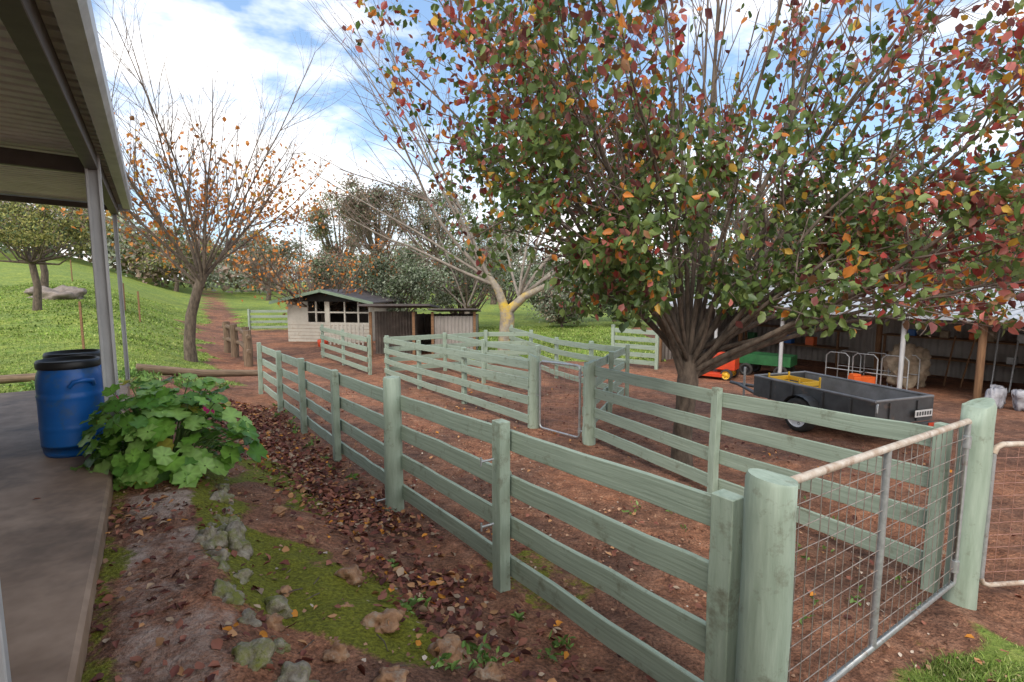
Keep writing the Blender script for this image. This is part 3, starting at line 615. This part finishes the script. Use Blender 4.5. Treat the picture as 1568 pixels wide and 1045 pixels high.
for q_ in(1.1,3.5,5.9,-3.7,-.3): mb.box(sh(q_,4.05,-.1),DD*.03,NN*.03,UP*.66,'oldpost')
mb.obj('workshop_shelving')
mb=MB()
for k in range(18):
    q_=random.uniform(1.2,5.8) if k%2 else random.uniform(-3.6,-.4); zz=random.choice([-.03,.57]); a_=random.uniform(.08,.16)
    mb.box(sh(q_,4.25,zz+a_),DD*a_,NN*a_*.8,UP*a_,random.choice(['bag','orange','blue','tarp','green','galv']))
mb.obj('stored_boxes',.01)
mb=MB()
for k in range(9):
    q_=3.2+k*.33; mb.tube([sh(q_,2.4+.1*(k%3),-.65),sh(q_+random.uniform(-.15,.15),3.0,.75+.1*(k%4))],.022,random.choice(['oldpost','log','galv']),6)
mb.obj('leaning_tools')

def wheel(mb,c,axis_,R,w_,rim='whitep'):
    T_=Vector((0,0,1)).rotation_difference(Vector(axis_)).to_matrix().to_4x4()
    mb.lathe(c,[(R*.7,-w_/2),(R*.9,-w_/2),(R,-w_/3),(R,w_/3),(R*.9,w_/2),(R*.7,w_/2)],'tyre',28,T_)
    mb.lathe(c,[(R*.7,-w_*.49),(R*.64,-w_*.4),(R*.34,-w_*.36),(R*.25,-w_*.5),(0,-w_*.5)],rim,24,T_); mb.lathe(c,[(R*.7,w_*.49),(R*.64,w_*.4),(R*.34,w_*.36),(R*.25,w_*.5),(0,w_*.5)],rim,24,T_)
    for k in range(5):
        an=k*2*math.pi/5; 
        for sg in(-1,1):
            mb.lathe(Vector(c)+T_@Vector((R*.48*math.cos(an),R*.48*math.sin(an),sg*w_*.4)),[(R*.08,-.004),(R*.08,.004),(0,.005)],'black',8,T_)
e=Vector((.33,-.944,0)); f=Vector((.944,.33,0)); gt=gz(5.4,9)-.0
T4=Matrix(((e.x,f.x,0,4.98),(e.y,f.y,0,8.95),(0,0,1,gt),(0,0,0,1))); R3=T4.to_3x3()
mb=MB(); hl=1.2; W_=1.32
mb.abox(-hl,hl,.05,.08,.38,.74,'trailer',T4); mb.abox(-hl,hl,W_-.03,W_,.38,.74,'trailer',T4)
mb.abox(hl-.03,hl,.083,W_-.033,.38,.74,'trailer',T4); mb.abox(-hl,-hl+.03,.083,W_-.033,.38,.74,'trailer',T4)
mb.abox(-hl+.032,hl-.032,.083,W_-.033,.38,.40,'trailerin',T4)
for yy in(.083,W_-.036): mb.abox(-hl+.032,hl-.032,yy,yy+.003,.403,.735,'trailerin',T4)
for yy in(.065,W_-.015): mb.tube([T4@Vector((-hl,yy,.755)),T4@Vector((hl,yy,.755))],.024,'trailerin',8)
for xx in(-hl+.015,hl-.015): mb.tube([T4@Vector((xx,.065,.757)),T4@Vector((xx,W_-.015,.757))],.022,'trailerin',8)
for xx in(-.8,-.3,.3,.8): mb.abox(xx-.02,xx+.02,.02,.048,.38,.73,'trailer',T4)
for yy in(.35,.95): mb.abox(hl+.002,hl+.025,yy-.02,yy+.02,.4,.72,'trailer',T4)
mb.abox(hl+.003,hl+.06,.1,W_-.05,.28,.37,'trailer',T4)
mb.abox(hl+.062,hl+.07,W_-.5,W_-.12,.47,.58,'whitep',T4)
for k in range(6): mb.abox(hl+.072,hl+.074,W_-.47+k*.057,W_-.435+k*.057,.495,.555,'trailer',T4)
for yy in(.12,W_-.12): mb.abox(hl+.061,hl+.075,yy-.06,yy+.06,.3,.36,'red',T4)
mb.tube([T4@Vector((-hl,.2,.36)),T4@Vector((-hl-1.1,W_/2,.36)),T4@Vector((-hl-1.3,W_/2,.36))],.035,'trailer',8); mb.tube([T4@Vector((-hl,W_-.2,.36)),T4@Vector((-hl-1.1,W_/2,.36))],.035,'trailer',8)
mb.tube([T4@Vector((-hl-.9,W_/2,.0)),T4@Vector((-hl-.9,W_/2,.75))],.025,'galv',8)
wheel(mb,T4@Vector((.0,-.08,.29)),f,.29,.18); wheel(mb,T4@Vector((.0,W_+.13,.29)),f,.29,.18)
gp=[]
for k in range(9):
    an=math.pi*(k+1)/10; gp.append((.34*math.cos(an),.29+.34*math.sin(an)))
vs=[T4@Vector((px,yy,pz)) for px,pz in gp for yy in(-.16,.045)]; mb.add(vs,[(2*i,2*i+1,2*i+3,2*i+2) for i in range(8)],'trailer')
mb.tube([T4@Vector((hl+.03,.06,.72)),T4@Vector((hl+.05,.02,.72)),T4@Vector((hl+.05,.02,.6))],.015,'galv',6)
mb.obj('box_trailer',.004)
mb=MB(); Tt=T4@Matrix.Translation((-.75,.55,.41))
for zz in(.03,.14,.25):
    mb.abox(-.35,.35,-.25,-.23,zz,zz+.08,'yellow',Tt); mb.abox(-.35,.35,.23,.25,zz,zz+.08,'yellow',Tt); mb.abox(-.35,-.33,-.228,.228,zz,zz+.08,'yellow',Tt); mb.abox(.33,.35,-.228,.228,zz,zz+.08,'yellow',Tt)
for xx in(-.36,.33): 
    for yy in(-.26,.23): mb.abox(xx,xx+.03,yy,yy+.03,0,.4,'yellow',Tt)
mb.abox(-.33,.33,-.228,.228,.03,.05,'yellow',Tt); mb.obj('yellow_crate',.004)
mb=MB(); c=sh(-.6,.7,0); g0=gz(c.x,c.y); T4=Matrix(((.75,.66,0,c.x-.2),(-.66,.75,0,c.y),(0,0,1,g0),(0,0,0,1)))
mb.abox(-.75,.75,-.4,.4,.38,.42,'green',T4)
for a_ in((-.75,.75,-.4,-.37),(-.75,.75,.37,.4),(-.75,-.72,-.367,.367),(.72,.75,-.367,.367)): mb.abox(a_[0],a_[1],a_[2],a_[3],.422,.68,'green',T4)
for xx in(-.5,.5):
    for yy in(-.42,.42): wheel(mb,T4@Vector((xx,yy,.2)),T4.to_3x3()@Vector((0,1,0)),.2,.1,'black')
mb.tube([T4@Vector((-.75,0,.35)),T4@Vector((-1.2,0,.4)),T4@Vector((-1.45,0,.85))],.018,'black',6); mb.obj('garden_trolley',.004)
mb=MB(); c=Vector((6.2,16.2,0)); g0=gz(c.x,c.y); T4=Matrix(((.8,.6,0,c.x),(-.6,.8,0,c.y),(0,0,1,g0),(0,0,0,1)))
mb.abox(-.1,.65,-.25,.25,.3,.68,'red',T4); mb.abox(.1,.62,-.22,.22,.683,.78,'red',T4); mb.abox(-.75,-.1,-.35,.35,.3,.5,'red',T4)
mb.abox(-.55,-.2,-.22,.22,.503,.6,'black',T4); mb.abox(-.62,-.54,-.22,.22,.55,1.0,'black',T4)
mb.tube([T4@Vector((0,0,.6)),T4@Vector((-.12,0,.98))],.02,'black',8)
mb.tube([T4@Vector((-.12+.05*math.sin(t),.17*math.cos(t),.98+.13*math.sin(t)*.6)) for t in np.linspace(0,6.28,17)],.014,'black',6)
mb.abox(-.3,.35,-.5,.5,.1,.2,'red',T4)
for xx,yy,r in((.45,-.36,.17),(.45,.36,.17),(-.5,-.42,.25),(-.5,.42,.25)): wheel(mb,T4@Vector((xx,yy,r)),T4.to_3x3()@Vector((0,1,0)),r,.16,'yellow')
mb.obj('ride_on_mower',.02)
mb=MB()
for q_ in(1.0,1.7,2.4): 
    for w_ in(.6,1.3): g0=gz(*sh(q_,w_,0).xy); mb.tube([sh(q_,w_,g0),sh(q_,w_,g0+.8),sh(q_+.1,w_,g0+.9),sh(q_+.5,w_,g0+.9),sh(q_+.6,w_,g0+.8),sh(q_+.6,w_,g0)],.016,'galv',7)
mb.tube([sh(1,.6,-.2),sh(3,.6,-.2)],.015,'galv',7); mb.tube([sh(1,1.3,-.2),sh(3,1.3,-.2)],.015,'galv',7); mb.obj('steel_frame_stand')
import bmesh
from mathutils import noise as mn
def lumpy(name,c,sx,sy,sz,mat,seed,sub=3,amp=.25,fr=2.2,rot=0,smooth=True):
    bm=bmesh.new(); bmesh.ops.create_icosphere(bm,subdivisions=sub,radius=1); R=Matrix.Rotation(rot,3,'Z')
    for v in bm.verts:
        q=v.co*fr+Vector((seed*3.1,seed*1.7,seed)); cell=mn.voronoi(q*.8)[0][0]
        k=1+amp*mn.noise(q)*1.6+amp*.5*mn.noise(q*2.7)+amp*.3*mn.noise(q*6)+amp*(cell-.4)*.7; v.co*=k; v.co.x*=sx;v.co.y*=sy;v.co.z*=sz
        v.co=R@v.co+Vector(c)
    for f_ in bm.faces: f_.smooth=smooth
    me=bpy.data.meshes.new(name); bm.to_mesh(me); bm.free(); me.materials.append(M[mat])
    o=bpy.data.objects.new(name,me); sc.collection.objects.link(o); return o
p=sh(2.6,1.6,0); lumpy('beige_tarp_bundle',(p.x,p.y,-.05),.5,.45,.58,'tarp',3,4,.3,2.5,0,True)
p=sh(2.0,.5,0); mb=MB(); mb.abox(p.x-.3,p.x+.3,p.y-.15,p.y+.15,-.55,-.3,'orange'); mb.abox(p.x-.3,p.x-.1,p.y-.1,p.y+.1,-.297,-.23,'orange'); mb.tube([Vector((p.x-.1,p.y,-.25)),Vector((p.x+.1,p.y,-.15)),Vector((p.x+.25,p.y,-.27))],.02,'black',6); mb.obj('orange_fuel_can',.04)
def bag(x,y,z,L,W,Hh,rot,seed):
    bm=bmesh.new(); bmesh.ops.create_cube(bm,size=2); bmesh.ops.subdivide_edges(bm,edges=bm.edges[:],cuts=7,use_grid_fill=True); R=Matrix.Rotation(rot,3,'Z')
    for v in bm.verts:
        c=v.co; pin=max(0,1-abs(c.z)**3*.75); k=.55+.45*pin
        q=Vector((c.x*L/2*(1-.12*abs(c.y)**2),c.y*W/2*k*(1-.35*abs(c.x)**4),c.z*Hh/2)); q+=Vector((1,1,1))*(mn.noise(c*2.3+Vector((seed,0,0)))*.05+mn.noise(c*5+Vector((seed,9,0)))*.02); q.x+=c.z*.05*(-1)**seed
        v.co=R@q+Vector((x,y,z+Hh/2))
    for f_ in bm.faces: f_.smooth=True
    me=bpy.data.meshes.new('feed_bag'); bm.to_mesh(me); bm.free(); me.materials.append(M['bag']); o=bpy.data.objects.new('feed_bag',me); sc.collection.objects.link(o)
for k,(x,y,r_) in enumerate([(10.2,11.1,.3),(10.5,10.75,-.2),(10.5,11.4,.8)]): bag(x,y,gz(x,y)-.01,.4,.28,.42,r_,k)

# ------------------------------------------------------------ left paddock bits
mb=MB()
for (x,y) in((-11.4,21.3),(-10.6,20.3),(-9.8,19.6),(-9.1,18.3)):
    z=gz(x,y); mb.tube([Vector((x,y,z-.1)),Vector((x+.03,y,z+.6)),Vector((x,y,z+1.25))],[.15,.14,.13],'log',9)
for za in(1.05,.55): mb.tube([Vector((-11.6,21.5,gz(-11.6,21.5)+za)),Vector((-10.2,20,gz(-10.2,20)+za+.05)),Vector((-8.9,18.0,gz(-8.9,18)+za))],[.09,.08,.07],'log',8)
mb.obj('log_rail_fence')
mb=MB(); mb.tube([Vector((-8.6,12.1,gz(-8.6,12.1)+.15)),Vector((-7.6,12.9,gz(-7.6,12.9)+.25)),Vector((-6.5,13.6,gz(-6.5,13.6)+.45))],[.11,.1,.08],'log',10,wob=.05); mb.obj('fallen_log')
mb=MB(); mb.tube([Vector((-10.5,9.8,gz(-10.5,9.8)+.1)),Vector((-9.2,10.4,gz(-9.2,10.4)+.15)),Vector((-8,10.6,gz(-8,10.6)+.1))],[.09,.08,.05],'log',8,wob=.05); mb.obj('fallen_log')
for (x,y,h) in((-13.3,16.5,1.5),(-19.5,27,1.4),(-24,31,1.4),(-16.7,24,1.4),(-31,38,1.5)):
    mb=MB(); z=gz(x,y); mb.box((x,y,z+h/2),(.035,0,0),(0,.008,0),(0,0,h/2),'oldpost'); mb.box((x,y+.03,z+h/2),(.008,0,0),(0,.022,0),(0,0,h/2),'oldpost'); mb.obj('star_picket_post')
lumpy('granite_boulder',(-23.8,28.3,gz(-23.8,28.3)),1.0,.8,.5,'granite',1,4,.5,1.2)
lumpy('granite_boulder',(-25.4,29.2,gz(-25.4,29.2)),.7,.6,.35,'granite',2,4,.5,1.2)
random.seed(99)
for k in range(34):
    s=-.5+k*.16+random.uniform(-.08,.08); p=SD(s,1.70+random.uniform(-.15,.15)); r=random.choice([.03,.045,.06,.075,.10])*random.uniform(.85,1.15)
    lumpy('edging_stone',(p.x,p.y,gz(p.x,p.y)-r*.05),r*random.uniform(1.0,1.45),r*random.uniform(.85,1.1),r*random.uniform(.65,.95),'rock',k+10,4,.55,1.2,random.uniform(0,3.1))
for k,(x,y,r) in enumerate([(-1.1,3.4,.085),(-.75,2.9,.09),(-.35,2.75,.08),(-.12,2.6,.07),(-1.55,3.9,.05),(-.9,2.55,.05),(-.55,3.2,.045),(-2.0,4.4,.05),(.3,2.45,.06),(-1.3,2.7,.05),(-.6,2.4,.06),(-1.4,3.1,.04),(-1.9,3.3,.035),(-1.0,3.0,.035),(-.3,3.1,.03)]):
    lumpy('loose_rock',(x,y,gz(x,y)+r*.1),r*1.1,r,r*.75,'redrock',k+40,4,.5,1.2,k,True)
K=6000; s=RNG.uniform(-.5,8,K); d=RNG.uniform(-3,2.4,K); px=1.06-.56*s-.83*d; py=2.11+.83*s-.56*d
P=np.stack([px,py,gznp(px,py)+.008],1); leaves('gravel',P,RNG.uniform(.01,.035,K),pal([(.38,.23,.15),(.22,.12,.08),(.48,.40,.33)],[3,3,1],K),'litter',flat=True,width=.5)

# ------------------------------------------------------------ leaf litter
def litter(name,K,sr,dr_,dens,smin=.045,smax=.09,cols=None,pr=None,lift=.03):
    s=RNG.uniform(*sr,K); d=RNG.uniform(*dr_,K); k=RNG.random(K)<dens(s,d); s=s[k];d=d[k]
    x=1.06-.5593*s-.829*d; y=2.11+.829*s-.5593*d
    P=np.stack([x,y,gznp(x,y)+RNG.uniform(.012,lift+.016,len(x))],1)
    cols=cols or [(.19,.075,.06),(.28,.12,.085),(.11,.05,.045),(.45,.24,.12),(.60,.25,.05),(.38,.28,.20)]
    leaves(name,P,RNG.uniform(smin,smax,len(x)),pal(cols,pr or [4,4,2.6,1.8,.6,1.3],len(x)),'litter',flat=True,width=.34)
nz=lambda s,d:vnoise(s+30,d+30,.35,33)
litter('fallen_leaves',19000,(-.4,11),(-.05,1.6),lambda s,d:np.exp(-((d-.40-.04*s)/(.28+.035*s))**2)*np.interp(nz(s,d),[.25,.6],[.3,1])*np.interp(s,[0,1.5,4],[.35,.7,1]),.04,.085)
litter('fallen_leaves',3400,(-1,8),(.3,3.0),lambda s,d:.35*nz(s,d)*(d<2.42),.03,.08)
litter('fallen_leaves',5000,(-2,9),(1.6,2.45),lambda s,d:np.interp(nz(s,d),[.35,.7],[0.06,.5]),.03,.07)
litter('fallen_leaves',13000,(-2,14),(-7,-.1),lambda s,d:.4*nz(s,d)*np.interp(vnoise(s+9,d+20,1.6,35),[.3,.7],[.35,1.4]),.03,.07)
litter('fallen_leaves',150,(0,7),(2.45,4.5),lambda s,d:.08*nz(s,d),lift=.16)
mb=MB()
for k in range(80):
    p=SD(random.uniform(-.3,6),random.uniform(.05,2.3)); z=gz(p.x,p.y)+.025; a_=random.uniform(0,6.28); L=random.uniform(.05,.18); dd_=Vector((math.cos(a_),math.sin(a_),0))
    mb.tube([Vector((p.x,p.y,z)),Vector((p.x,p.y,z+.008))+dd_*L*.5+Vector((.01,0,0)),Vector((p.x,p.y,z))+dd_*L],[.004,.004,.002],'bark',4)
mb.obj('fallen_twigs')

# ------------------------------------------------------------ grass
def blades(name,P,H_,W,C):
    K=len(P); an=RNG.uniform(0,6.28,K); b=np.stack([np.cos(an),np.sin(an),np.zeros(K)],1); ln=RNG.normal(size=(K,3))*.35; ln[:,2]=0
    H_=H_[:,None];W=W[:,None]; up=np.array([[0,0,1.]])
    v=[P-b*W,P+b*W,P+b*W*.7+up*H_*.6+ln*H_*.5,P-b*W*.7+up*H_*.6+ln*H_*.5]
    v2=[P+up*H_*.6+ln*H_*.5-b*W*.7,P+up*H_*.6+ln*H_*.5+b*W*.7,P+up*H_*.9+ln*H_*1.3+b*W*.1,P+up*H_*.9+ln*H_*1.3-b*W*.1]
    V=np.stack(v+v2,1).reshape(-1,3); return np_mesh(name,V,8,[(0,1,2,3),(4,5,6,7)],np.repeat(C,8,axis=0),'grassb')
def scatter(name,K,xr,yr,h,w,cols,thr=.5,extra=None):
    x=RNG.uniform(*xr,K); y=RNG.uniform(*yr,K); g_,_,_=masks(x,y); k=g_>thr
    x=x[k];y=y[k]; P=np.stack([x,y,gznp(x,y)+(vnoise(x,y,6,8)-.5)*.6*npss(18,40,y)-.02],1); n_=len(x)
    c=pal(cols,[1]*len(cols),n_)*np.interp(vnoise(x+60,y+60,.7,9),[.2,.8],[.7,1.25])[:,None]
    blades(name,P,RNG.uniform(.5,1.3,n_)*h,RNG.uniform(.7,1.2,n_)*w,c)
gc=[(.17,.27,.06),(.24,.345,.075),(.13,.195,.042),(.34,.39,.14)]
scatter('grass',70000,(1.0,4.2),(.9,3.6),.05,.004,gc,.45)
scatter('grass',40000,(-20,-5),(9,20),.06,.012,gc)
scatter('grass',32000,(-32,-8),(18,40),.08,.03,gc)
scatter('grass',18000,(-3,10),(19,34),.09,.03,gc)
def rosette(name,pts,n_=14,L=.09,cols=None):
    P=[];
    for (x,y,k) in pts:
        for _ in range(int(n_*k)): P.append((x+random.gauss(0,.035*k),y+random.gauss(0,.035*k),gz(x,y)+.012+random.uniform(0,.05*k)))
    P=np.array(P); leaves(name,P,RNG.uniform(.5,1.2,len(P))*L,pal(cols or [(.18,.32,.07),(.26,.42,.11),(.12,.21,.05)],[1,1,1],len(P)),droop=-.4,width=.22,up_bias=1.0)
rosette('weeds',[(-.62,3.2,1.2),(.3,3.0,1),(-.2,2.7,1.5),(-.1,2.75,1),(-.35,2.6,.8),(.05,3.3,.6),(-.9,3.8,.5),(.22,2.9,.8)],20,.06)
rosette('weeds',[(-6.9-random.random()*2,9+random.random()*4,2.2) for _ in range(60)],16,.1)
rosette('weeds',[(SD(s,.4-random.random()*.5).x,SD(s,0).y,.8) for s in np.linspace(5,11,14)],12,.08)
rosette('weeds',[(1.2+random.random()*2,2.9+random.random()*3,.6) for _ in range(40)],10,.05)

# ------------------------------------------------------------ leafy plant beside slab
PLT=bpy.data.objects.new('mallow_plant',None); sc.collection.objects.link(PLT)
mb=MB(); cc=Vector((-3.15,4.72,.52)); Vs=[];Cs=[];nn_=17
rp=random.Random(4)
for k in range(350):
    an=rp.uniform(0,6.28); el=math.asin(rp.uniform(.0,1)); R_=rp.uniform(.45,1.0)**.5
    dv=Vector((math.cos(an)*math.cos(el),math.sin(an)*math.cos(el),math.sin(el)))
    lump=1+.12*math.sin(an*3+1)+.1*math.sin(an*5+el*4)
    p=cc+Vector((dv.x*.68*lump,dv.y*.58*lump,.06+min(dv.z*.88,.72+rp.uniform(-.05,.07))*lump)); p=cc+(p-cc)*R_
    if k%2==0: mb.tube([cc+Vector((dv.x*.1,dv.y*.1,0)),cc+(p-cc)*.6+UP*.04,p],.006,'stemg',4,cap=False)
    r=rp.uniform(.05,.11); nrm=(dv*.8+Vector((rp.gauss(0,.3),rp.gauss(0,.3)-.25,.75))).normalized()
    ax=nrm.orthogonal().normalized(); bx_=nrm.cross(ax); a0=rp.uniform(0,6.28)
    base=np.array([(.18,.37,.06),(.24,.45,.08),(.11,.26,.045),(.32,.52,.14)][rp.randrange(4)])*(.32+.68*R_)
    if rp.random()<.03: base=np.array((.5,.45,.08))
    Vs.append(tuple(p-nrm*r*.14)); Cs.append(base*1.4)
    m_=nn_-1
    for j in range(m_):
        t_=2*math.pi*j/m_; rr=r*(1+.13*(1 if j%2 else -1)*.6+.08*math.cos(t_*2.5)); 
        if j==0: rr*=.4
        Vs.append(tuple(p+ax*math.cos(t_+a0)*rr+bx_*math.sin(t_+a0)*rr+nrm*(rp.uniform(-.08,.08)+.09*math.cos(t_*5))*r)); Cs.append(base*(.85+.3*(j%2)))
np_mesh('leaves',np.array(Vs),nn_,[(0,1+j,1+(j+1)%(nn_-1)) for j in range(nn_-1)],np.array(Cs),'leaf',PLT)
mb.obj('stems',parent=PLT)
fl=np.array([(-2.62,4.5,1.18),(-2.6,4.48,1.17),(-3.3,4.4,1.30),(-2.65,4.6,1.12),(-2.64,4.6,1.13)]); leaves('flowers',fl,np.full(5,.045),np.tile(np.array([[.7,.06,.25]]),(5,1)),parent=PLT,width=.5)

# ------------------------------------------------------------ world, sun, camera
w_=bpy.data.worlds.new('World'); sc.world=w_; w_.use_nodes=True; nt=w_.node_tree; nt.nodes.clear(); n=nt.nodes; l=nt.links
out=n.new('ShaderNodeOutputWorld'); sky=n.new('ShaderNodeTexSky'); sky.sky_type='NISHITA'; sky.sun_disc=False
SE=math.radians(46); SR=math.radians(205)
sky.sun_elevation=SE; sky.sun_rotation=SR; sky.air_density=1.0; sky.dust_density=1.2; sky.ozone_density=1.8
bg=n.new('ShaderNodeBackground'); bg.inputs[1].default_value=.15; l.new(sky.outputs[0],bg.inputs[0])
hz=n.new('ShaderNodeBackground'); hz.inputs[0].default_value=(.34,.56,.88,1); hz.inputs[1].default_value=.5
adS=n.new('ShaderNodeAddShader'); l.new(bg.outputs[0],adS.inputs[0]); l.new(hz.outputs[0],adS.inputs[1])
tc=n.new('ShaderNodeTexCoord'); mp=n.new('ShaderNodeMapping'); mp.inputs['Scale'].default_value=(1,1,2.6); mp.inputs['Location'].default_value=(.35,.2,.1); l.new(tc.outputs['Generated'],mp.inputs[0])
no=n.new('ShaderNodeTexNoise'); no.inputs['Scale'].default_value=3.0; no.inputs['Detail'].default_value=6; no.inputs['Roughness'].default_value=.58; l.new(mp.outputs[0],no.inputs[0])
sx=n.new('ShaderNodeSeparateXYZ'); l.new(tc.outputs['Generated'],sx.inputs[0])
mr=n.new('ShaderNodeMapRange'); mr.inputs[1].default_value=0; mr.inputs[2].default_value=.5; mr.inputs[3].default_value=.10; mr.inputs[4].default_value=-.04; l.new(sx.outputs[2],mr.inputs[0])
my=n.new('ShaderNodeMapRange'); my.inputs[1].default_value=.35; my.inputs[2].default_value=-.6; my.inputs[3].default_value=0; my.inputs[4].default_value=.26; l.new(sx.outputs[1],my.inputs[0])  # extra unseen cloud added behind the camera to brighten the scene
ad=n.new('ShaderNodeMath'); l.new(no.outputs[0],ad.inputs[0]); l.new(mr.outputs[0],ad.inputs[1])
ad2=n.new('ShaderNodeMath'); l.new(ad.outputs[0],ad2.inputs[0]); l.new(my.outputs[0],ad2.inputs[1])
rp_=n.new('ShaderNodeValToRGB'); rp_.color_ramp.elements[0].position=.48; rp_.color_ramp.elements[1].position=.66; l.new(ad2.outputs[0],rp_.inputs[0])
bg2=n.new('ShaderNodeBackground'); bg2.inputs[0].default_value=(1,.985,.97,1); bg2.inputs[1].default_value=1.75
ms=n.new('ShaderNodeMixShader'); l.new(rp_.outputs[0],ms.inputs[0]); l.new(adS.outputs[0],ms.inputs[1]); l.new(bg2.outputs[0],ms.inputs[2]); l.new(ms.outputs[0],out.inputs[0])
sd=bpy.data.lights.new('sun','SUN'); sd.energy=2.5; sd.angle=math.radians(20); sd.color=(1,.93,.84); so=bpy.data.objects.new('sun',sd); sc.collection.objects.link(so)
dv=Vector((math.sin(SR)*math.cos(SE),math.cos(SR)*math.cos(SE),math.sin(SE))); so.rotation_euler=dv.to_track_quat('Z','Y').to_euler()
cd=bpy.data.cameras.new('camera'); cd.lens=18.83; cd.sensor_width=36; cd.clip_end=2000; cd.clip_start=.05
co=bpy.data.objects.new('camera',cd); co.location=(0,0,2.25); co.rotation_euler=(math.radians(90-6.4),0,0); sc.collection.objects.link(co); sc.camera=co
sc.view_settings.view_transform='Standard'; sc.view_settings.look='None'; sc.view_settings.exposure=0
